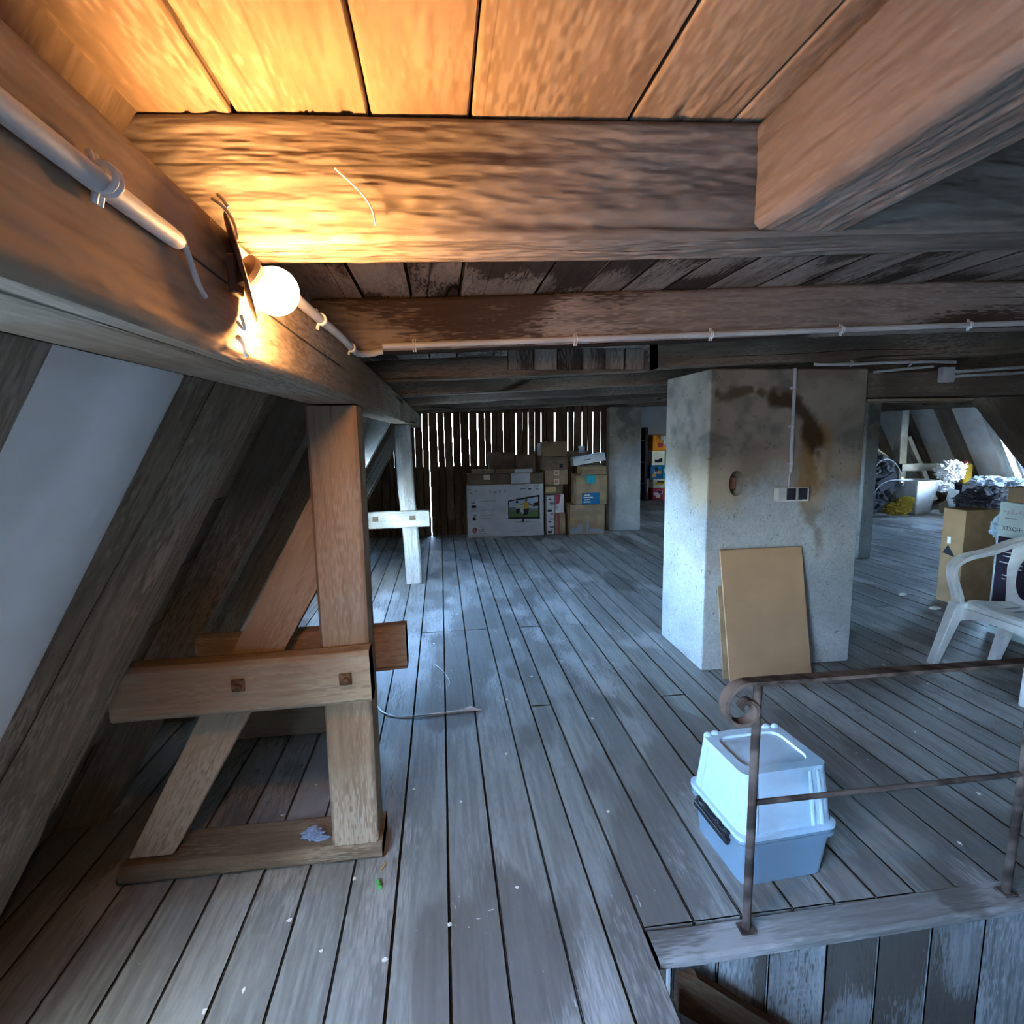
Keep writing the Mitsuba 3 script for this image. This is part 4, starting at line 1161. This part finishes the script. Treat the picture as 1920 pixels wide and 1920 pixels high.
for z in (0.07, -0.075):
    put('sticker', box([0.0, -0.1105, z], [0.085, 0.001, 0.085]), 'ink_cream', 'pale sticker')
    for j in range(3):
        put('printed_mark', box([-0.02 + 0.02 * j, -0.1115, z], [0.012, 0.001, 0.05]), 'ink_red')
k, put = carton('cardboard_box', 'small brown taped box squeezed under the tan box with stickers', [1.76, 8.80, 0.716], [0.28, 0.2, 0.148], 'cardboard_dull')
put('tape', box([-0.05, -0.1005, 0.0], [0.16, 0.001, 0.09]), 'cardboard_edge', 'pale tape')
k = thing('carton', 'narrow upright striped white carton beside the television carton', 'box')
add(k + '__body', box([1.70, 8.77, 0.312], [0.12, 0.20, 0.624], ch=0.003), 'white_card')
for i, z in enumerate((0.56, 0.50, 0.47, 0.38, 0.33, 0.25, 0.2, 0.12, 0.075, 0.04)):
    add(k + '__printed_mark', box([1.70 + (0.02 if i % 3 else -0.015), 8.6695, z], [0.05 + 0.02 * (i % 2), 0.001, 0.035 if i % 2 else 0.022]), ('ink_dark', 'ink_grey', 'ink_faint')[i % 3])
k = thing('carton', 'small red and white carton standing on a narrow brown box', 'box')
add(k + '__body', box([1.845, 8.77, 0.4915], [0.145, 0.2, 0.293], ch=0.003), 'white_card')
g = np.array([[1.775, 8.6692, 0.637], [1.775, 8.6692, 0.47], [1.84, 8.6692, 0.50], [1.865, 8.6692, 0.637]])
add(k + '__printed_mark', (g, np.array([[0, 1, 2], [0, 2, 3]]), np.zeros((4, 2))), 'ink_red', label='red printed corner')
for z in (0.45, 0.425, 0.40):
    add(k + '__printed_line', box([1.80, 8.6695, z], [0.045, 0.001, 0.010]), 'ink_grey')
k = thing('carton', 'narrow upright brown box with a rusty stripe under the red and white carton', 'box')
add(k + '__body', box([1.855, 8.77, 0.172], [0.165, 0.2, 0.344], ch=0.003), 'cardboard_pale')
add(k + '__printed_mark', box([1.825, 8.6695, 0.172], [0.04, 0.001, 0.33]), 'ink_red', label='reddish stripe')
k, put = carton('cardboard_box', 'big open-bottomed brown box lowest in the right column, printed silhouettes', [2.262, 8.72, 0.238], [0.56, 0.36, 0.475], 'cardboard')
put('front_flap', box([0.0, -0.184, 0.115], [0.555, 0.004, 0.24], ch=0.001), 'cardboard_pale', 'pale hanging flap')
for x, w, h in ((-0.2, 0.14, 0.10), (-0.12, 0.08, 0.14), (0.0, 0.05, 0.2), (0.12, 0.16, 0.07), (0.2, 0.14, 0.05)):
    put('printed_mark', box([x, -0.1808, -0.215 + h / 2], [w, 0.0012, h]), 'ink_grey')
k, put = carton('cardboard_box', 'brown box with blue printed panel and teal hand hole in the right column', [2.330, 8.72, 0.711], [0.50, 0.34, 0.468], 'cardboard_pale')
put('hand_hole', box([-0.01, -0.1705, 0.165], [0.145, 0.001, 0.13]), 'ink_teal', 'teal hand hole')
put('printed_panel', box([-0.01, -0.1705, -0.14], [0.29, 0.001, 0.18]), 'ink_blue', 'blue printed panel')
for j in range(4):
    put('printed_line', box([-0.07 + 0.02 * (j == 1), -0.1715, -0.085 - 0.036 * j], [(0.10, 0.15, 0.09, 0.11)[j], 0.001, 0.018]), 'ink_cream')
k, put = carton('cardboard_box', 'shallow tan box under the tilted white carton', [2.375, 8.72, 1.012], [0.40, 0.30, 0.132], 'cardboard_pale')
put('printed_line', box([0.02, -0.1505, 0.0], [0.33, 0.001, 0.008]), 'ink_red')
k = thing('carton', 'long white carton lying tilted on top of the right column', 'box')
m = move(box([0, 0, 0], [0.52, 0.22, 0.125], ch=0.004), (2.31, 8.72, 1.185), ry=-0.16)
add(k + '__body', m, 'white_card')
add(k + '__printed_mark', move(box([-0.03, -0.1105, 0.0], [0.10, 0.001, 0.018]), (2.31, 8.72, 1.185), ry=-0.16), 'ink_grey')
k, put = carton('cardboard_box', 'reddish box lying behind the tilted white carton', [2.20, 8.90, 1.20], [0.36, 0.10, 0.22], 'cardboard_dull')
k = thing('card_sheet', 'grey scrap of card standing up behind the tilted white carton', 'card')
add(k + '__sheet', box([2.245, 8.845, 1.335], [0.10, 0.006, 0.11], ch=0.001), 'ink_faint')
add(k + '__fold', box([2.245, 8.841, 1.30], [0.09, 0.003, 0.03]), 'ink_grey')

# colourful game boxes far behind
gb = [((4.866, 5.228), (1.157, 1.527), 'ink_orange', 'orange game box topmost of the far pile'), ((4.848, 5.172), (0.826, 1.155), 'ink_cream', 'cream illustrated game box in the far pile'),
      ((5.18, 5.42), (0.826, 1.155), 'ink_crimson', 'crimson game box at the right of the far pile'), ((4.82, 5.12), (0.508, 0.824), 'ink_blue', 'blue game box in the far pile'),
      ((5.13, 5.42), (0.508, 0.824), 'ink_teal', 'teal game box with orange print in the far pile'), ((4.90, 5.42), (0.290, 0.506), 'ink_cream', 'long cream game box near the bottom of the far pile'),
      ((4.89, 5.15), (0.0, 0.288), 'ink_red', 'red game box lowest left in the far pile'), ((5.155, 5.42), (0.0, 0.288), 'ink_orange', 'orange game box lowest right in the far pile')]
for i, ((x0, x1), (z0, z1), b, lab) in enumerate(gb):
    k = thing('game_box', lab, 'box')
    add(k + '__body', box([(x0 + x1) / 2, 12.7, (z0 + z1) / 2], [x1 - x0 - 0.004, 0.3, z1 - z0 - 0.002], ch=0.004), b)
    r = random.Random(i)
    for j in range(4):
        w_, h_ = (x1 - x0) * r.uniform(0.2, 0.5), (z1 - z0) * r.uniform(0.12, 0.32)
        add(k + '__printed_mark', box([r.uniform(x0 + w_ / 2 + 0.01, x1 - w_ / 2 - 0.01), 12.5495 - 0.0012 * j, r.uniform(z0 + h_ / 2 + 0.01, z1 - h_ / 2 - 0.01)], [w_, 0.001, h_]), r.choice(['ink_cream', 'ink_yellow', 'white_card', 'ink_dark', 'ink_orange', 'ink_sky', 'ink_red']))
k = thing('pole_rack', 'dark upright rack left of the far pile of game boxes', 'rack')
for x in (4.50, 4.72):
    add(k + '__post', box([x, 12.7, 0.85], [0.07, 0.3, 1.70], ch=0.004), 'ink_dark')
for z in (0.4, 0.9, 1.4):
    add(k + '__shelf', box([4.61, 12.7, z], [0.15, 0.28, 0.03], ch=0.003), 'ink_plum')


# ---------------------------------------------------------------- junk in the far right corner
def crumple(c, r, seed, amp=0.22, freq=3.2, sub=4, floor_z=None):
    m = trimesh.creation.icosphere(subdivisions=sub)
    v = np.array(m.vertices)
    q = v * freq + seed * 7.3
    n1 = np.abs(meshkit.fbm(q, 3, seed) - 0.5) * 2
    n2_ = np.abs(meshkit.noise(q * 2.7 + 3, seed + 5) - 0.5) * 2
    v = v * (1 - amp + amp * 1.9 * n1 + amp * 0.7 * n2_)[:, None]
    v = v * np.asarray(r) + np.asarray(c)
    if floor_z is not None:
        v[:, 2] = np.maximum(v[:, 2], floor_z)
    return v, np.array(m.faces), np.zeros((len(v), 2))


k = thing('waste_bin', 'white square tapered bin standing before the far right post', 'bin')
m = frustum(0.36, 0.34, 0.55, 0.50, 0.62, 0.02) - frustum(0.34, 0.32, 0.53, 0.48, 0.62, 0.02).translate([0, 0, 0.012])
add(k + '__body', m.rotate([0, 0, 8]).translate([8.86, 9.50, 0]), 'white_plastic', smooth=30)
add(k + '__rim', (m3.Manifold.extrude(rrect(0.575, 0.525, 0.022), 0.03) - m3.Manifold.extrude(rrect(0.53, 0.48, 0.02), 0.1).translate([0, 0, -0.03])).rotate([0, 0, 8]).translate([8.86, 9.50, 0.60]), 'white_plastic', smooth=30)
k = thing('carton', 'white open carton leaning between bin and foil', 'box')
add(k + '__side', move(box([0, 0, 0.22], [0.22, 0.012, 0.44], ch=0.002), (9.33, 9.24, 0.03), ry=0.20), 'white_card')
add(k + '__flap', move(box([0, 0, 0.10], [0.18, 0.012, 0.2], ch=0.002), (9.24, 9.22, 0.05), ry=-0.35), 'cardboard_dull', label='brown flap')


def np_min(m, z):
    m[0][:, 2] = np.minimum(m[0][:, 2], z)
    return m


def bag(name, label, cat, parts):
    k = thing(name, label, cat)
    for (part, mesh, b) in parts:
        add(k + '__' + part, mesh, b, smooth=18)
    return k


V_, F_, _u = crumple((9.52, 9.45, 0.78), (0.30, 0.20, 0.22), 3, 0.34, 3.4)
bag('crumpled_foil', 'shiny crumpled foil heaped up at the far right', 'foil', [('sheet', (V_, F_), 'foil'), ('fold', crumple((9.36, 9.42, 0.50), (0.22, 0.12, 0.12), 8, 0.3)[:2], 'foil')])
bag('plastic_bag', 'pale blue plastic sheet draped over the far right heap', 'plastic bag', [('sheet', crumple((9.80, 8.90, 0.62), (0.40, 0.26, 0.12), 4, 0.3, 2.6, floor_z=0.56)[:2], 'bag_blue'), ('fold', crumple((10.05, 8.72, 0.62), (0.20, 0.20, 0.10), 14, 0.3, floor_z=0.56)[:2], 'bag_blue')])
bag('plastic_bag', 'black rubbish bag under the pale blue sheet', 'plastic bag', [('bag', np_min(crumple((9.72, 8.82, 0.26), (0.50, 0.28, 0.33), 5, 0.28, 2.6, floor_z=0.0), 0.555)[:2], 'bag_dark'), ('knot', crumple((9.30, 8.72, 0.42), (0.10, 0.09, 0.08), 15, 0.3, sub=3)[:2], 'bag_dark')])
bag('plastic_bag', 'grey plastic bag lying on the tall brown cardboard box', 'plastic bag', [('bag', crumple((4.86, 4.58, 0.935), (0.17, 0.13, 0.085), 6, 0.3, 3.0, floor_z=0.872)[:2], 'bag_dark')])
bag('plastic_bag', 'white bag squeezed between the brown box and the mint carton', 'plastic bag', [('bag', crumple((4.42, 3.87, 0.80), (0.10, 0.09, 0.12), 7, 0.25, 3.0, sub=3)[:2], 'tub_white')])
k = thing('canister', 'bright yellow canister behind the shiny foil', 'canister')
add(k + '__body', rbox([9.98, 9.62, 0.72], [0.22, 0.18, 0.40], 0.05, 12), 'yellow_plastic', smooth=30)
add(k + '__cap', rbox([9.98, 9.62, 0.935], [0.08, 0.08, 0.05], 0.015, 10), 'ink_red', smooth=30)
add(k + '__base', box([9.98, 9.62, 0.26], [0.3, 0.26, 0.52], ch=0.004), 'ink_dark')
# dark heap at the left of it: folded chairs with thin frames, yellow sheet
k = thing('rubbish_heap', 'dark heap of bundled sacks left of the white bin', 'sacks')
add(k + '__sack', crumple((8.05, 9.75, 0.42), (0.50, 0.4, 0.46), 9, 0.25, 2.2, floor_z=0.0)[:2], 'bag_dark', smooth=25)
add(k + '__sack', crumple((8.35, 9.9, 0.78), (0.36, 0.3, 0.34), 10, 0.25, 2.2)[:2], 'bag_dark', smooth=25)
k = thing('folding_chair', 'thin metal chair frame lying on the dark heap', 'chair')
add(k + '__frame', tube(bez([[7.72, 9.30, 0.72], [8.12, 9.28, 1.02], [8.30, 9.30, 0.86], [8.36, 9.30, 0.70]], 24), 0.011, 8), 'ink_grey', smooth=True)
add(k + '__frame', tube(bez([[7.80, 9.26, 0.38], [7.86, 9.26, 0.52], [8.28, 9.26, 0.66], [8.40, 9.27, 0.62], [8.36, 9.27, 0.55]], 24), 0.010, 8), 'ink_grey', smooth=True)
add(k + '__seat', move(box([0, 0, 0], [0.42, 0.03, 0.22], ch=0.004), (8.12, 9.33, 0.62), ry=-0.5), 'bag_dark')
add(k + '__clip', box([8.36, 9.28, 0.66], [0.05, 0.03, 0.10], ch=0.004), 'ink_cream')
k = thing('yellow_sack', 'dull yellow folded tarpaulin at the foot of the dark heap', 'tarpaulin')
add(k + '__sheet', crumple((8.16, 9.10, 0.16), (0.30, 0.10, 0.14), 11, 0.3, 3.0, floor_z=0.0)[:2], 'tarpaulin', smooth=20)
add(k + '__fold', crumple((8.30, 9.08, 0.30), (0.20, 0.07, 0.09), 12, 0.3, 3.0)[:2], 'tarpaulin', smooth=20)
k = thing('stick', 'dark stick leaning out of the heap against the right roof slope', 'stick')
scene[k] = None
v, f, u_ = tube([[8.2, 10.1, 1.34], [8.5, 10.15, 1.22], [8.85, 10.2, 1.02]], 0.022, 8)
scene[k] = mikit.ply((v, f), 'timber', True, uv=u_)

# ---------------------------------------------------------------- small things on the floor
k = thing('plank', 'low brown plank set on edge on the floor behind the nearest strut', 'plank')
scene[k] = None
v, f, u_ = box([-0.88, 2.985, 0.235], [0.66, 0.03, 0.47], grain=0, ch=0.003)
scene[k] = mikit.ply((v, f), 'post_timber', uv=u_)
k = thing('cable', 'pale cable with a flat plug lying on the floor right of the nearest post', 'cable')
add(k + '__cord', tube(bez([[-0.42, 3.22, 0.006], [-0.37, 3.13, 0.006], [-0.309, 3.084, 0.006], [-0.127, 3.075, 0.006], [0.03, 3.085, 0.007], [0.09, 3.092, 0.010]], 40), 0.0055, 8), 'white_plastic', smooth=True)
add(k + '__plug', m3.Manifold.batch_hull([m3.Manifold.sphere(0.007, 10).translate([0.085, 3.092, 0.010]), m3.Manifold.sphere(0.013, 10).translate([0.125, 3.10, 0.013]), m3.Manifold.sphere(0.004, 8).translate([0.185, 3.083, 0.006])]), 'white_plastic', smooth=30, label='flat plug')
k = thing('string', 'thin pale string curled on the floor boards', 'string')
scene[k] = None
v, f, u_ = tube(bez([[-0.09, 3.80, 0.002], [-0.05, 3.72, 0.002], [-0.015, 3.62, 0.002], [0.008, 3.50, 0.002], [0.004, 3.44, 0.002]], 20), 0.0018, 6)
scene[k] = mikit.ply((v, f), 'chip_white', True, uv=u_)
k = thing('rag', 'small crumpled blue cloth at the foot of the nearest post', 'cloth')
add(k + '__cloth', crumple((-0.535, 2.05, 0.088), (0.042, 0.028, 0.024), 21, 0.4, 2.6, sub=3, floor_z=0.0655)[:2], 'blue_cloth', smooth=25)
add(k + '__fold', crumple((-0.505, 2.035, 0.078), (0.04, 0.014, 0.012), 22, 0.4, 2.6, sub=3, floor_z=0.0655)[:2], 'blue_cloth', smooth=25)
k = thing('bottle_cap', 'little bright green cap on the floor in front of the nearest post', 'cap')
cp = trimesh.creation.cylinder(0.007, 0.03, sections=14); cp.apply_transform(trimesh.transformations.rotation_matrix(math.pi / 2, [0.9, 0.25, 0])); cp.apply_translation([-0.270, 1.859, 0.008])
add(k + '__tube', tri(cp), 'green_cap', smooth=40)
cp = trimesh.creation.cylinder(0.0085, 0.008, sections=14); cp.apply_transform(trimesh.transformations.rotation_matrix(math.pi / 2, [0.9, 0.25, 0])); cp.apply_translation([-0.266, 1.843, 0.009])
add(k + '__rim', tri(cp), 'green_cap', smooth=40)
k = thing('wood_chip', 'pale wood splinter by the foot of the nearest post', 'chip')
scene[k] = None
v, f, u_ = move(box([0, 0, 0.004], [0.035, 0.009, 0.008], ch=0.002), (-0.262, 1.945, 0.0), rz=1.1)
scene[k] = mikit.ply((v, f), 'cardboard_edge', uv=u_)
for (px_, py_, sx_, lab) in ((4.36, 4.72, 0.05, 'white scrap of paper on the floor left of the tall brown box'), (4.30, 4.30, 0.06, 'curled white paper strip on the floor by the tall brown box')):
    k = thing('paper_scrap', lab, 'paper')
    scene[k] = None
    v, f, u_ = crumple((px_, py_, 0.016), (sx_, sx_ * 0.5, 0.016), int(px_ * 100), 0.35, 2.5, sub=3, floor_z=0.0)
    scene[k] = mikit.ply((v, f), 'chip_white', 18)
r = random.Random(5)
flakes = [(0.66, 2.12), (-0.17, 2.4), (0.04, 2.28), (0.28, 2.62), (-0.33, 2.2), (0.22, 1.78), (-0.02, 1.66), (-0.22, 1.56), (-0.42, 1.62), (-0.62, 1.52), (-0.71, 1.47), (-0.55, 1.75), (-0.36, 1.9), (-0.48, 2.3), (-0.72, 2.3), (-0.62, 2.5), (0.4, 4.4), (0.1, 4.9), (0.9, 4.1), (0.55, 3.5), (1.95, 1.75), (1.7, 2.3), (2.3, 2.0), (1.5, 1.9), (2.45, 2.5), (3.0, 3.0), (2.95, 3.3), (3.15, 3.5), (2.8, 2.7), (0.25, 5.4), (-0.1, 4.2), (1.2, 5.2), (0.8, 2.9), (0.35, 3.2)]
for (fx, fy) in flakes:
    k = thing('paint_flake', 'small pale flake fallen on the floor boards', 'flake', 'pale flakes scattered over the floor')
    scene[k] = None
    n_ = r.randint(4, 6); a0 = r.uniform(0, 6)
    pts = [(fx + r.uniform(0.004, 0.011) * math.cos(a0 + 6.283 * q / n_), fy + r.uniform(0.004, 0.013) * math.sin(a0 + 6.283 * q / n_)) for q in range(n_)]
    V = np.array([(x_, y_, 0.0005) for x_, y_ in pts] + [(x_, y_, 0.003) for x_, y_ in pts])
    F = [[0, q + 1, q] for q in range(1, n_ - 1)] + [[n_, n_ + q, n_ + q + 1] for q in range(1, n_ - 1)] + sum([[[q, (q + 1) % n_, n_ + (q + 1) % n_], [q, n_ + (q + 1) % n_, n_ + q]] for q in range(n_)], [])
    scene[k] = mikit.ply((V, np.array(F)), 'chip_white')

# ---------------------------------------------------------------- stair flight
st = thing('staircase', 'wooden staircase going down in the opening behind the railing', 'stairs')
for y in (1.40, 0.62):
    add(st + '__stringer', prism([(0.66, -0.035), (0.72, -0.035), (2.9, -1.80), (2.9, -1.95), (0.66, -0.14)], y, y + 0.035, (0.77, -0.64)), 'stair_timber', label='slanting side board')
for i in range(8):
    add(st + '__tread', box([0.80 + 0.26 * i, 1.03, -0.24 - 0.21 * i], [0.26, 0.735, 0.035], grain=1, ch=0.004), 'stair_timber')
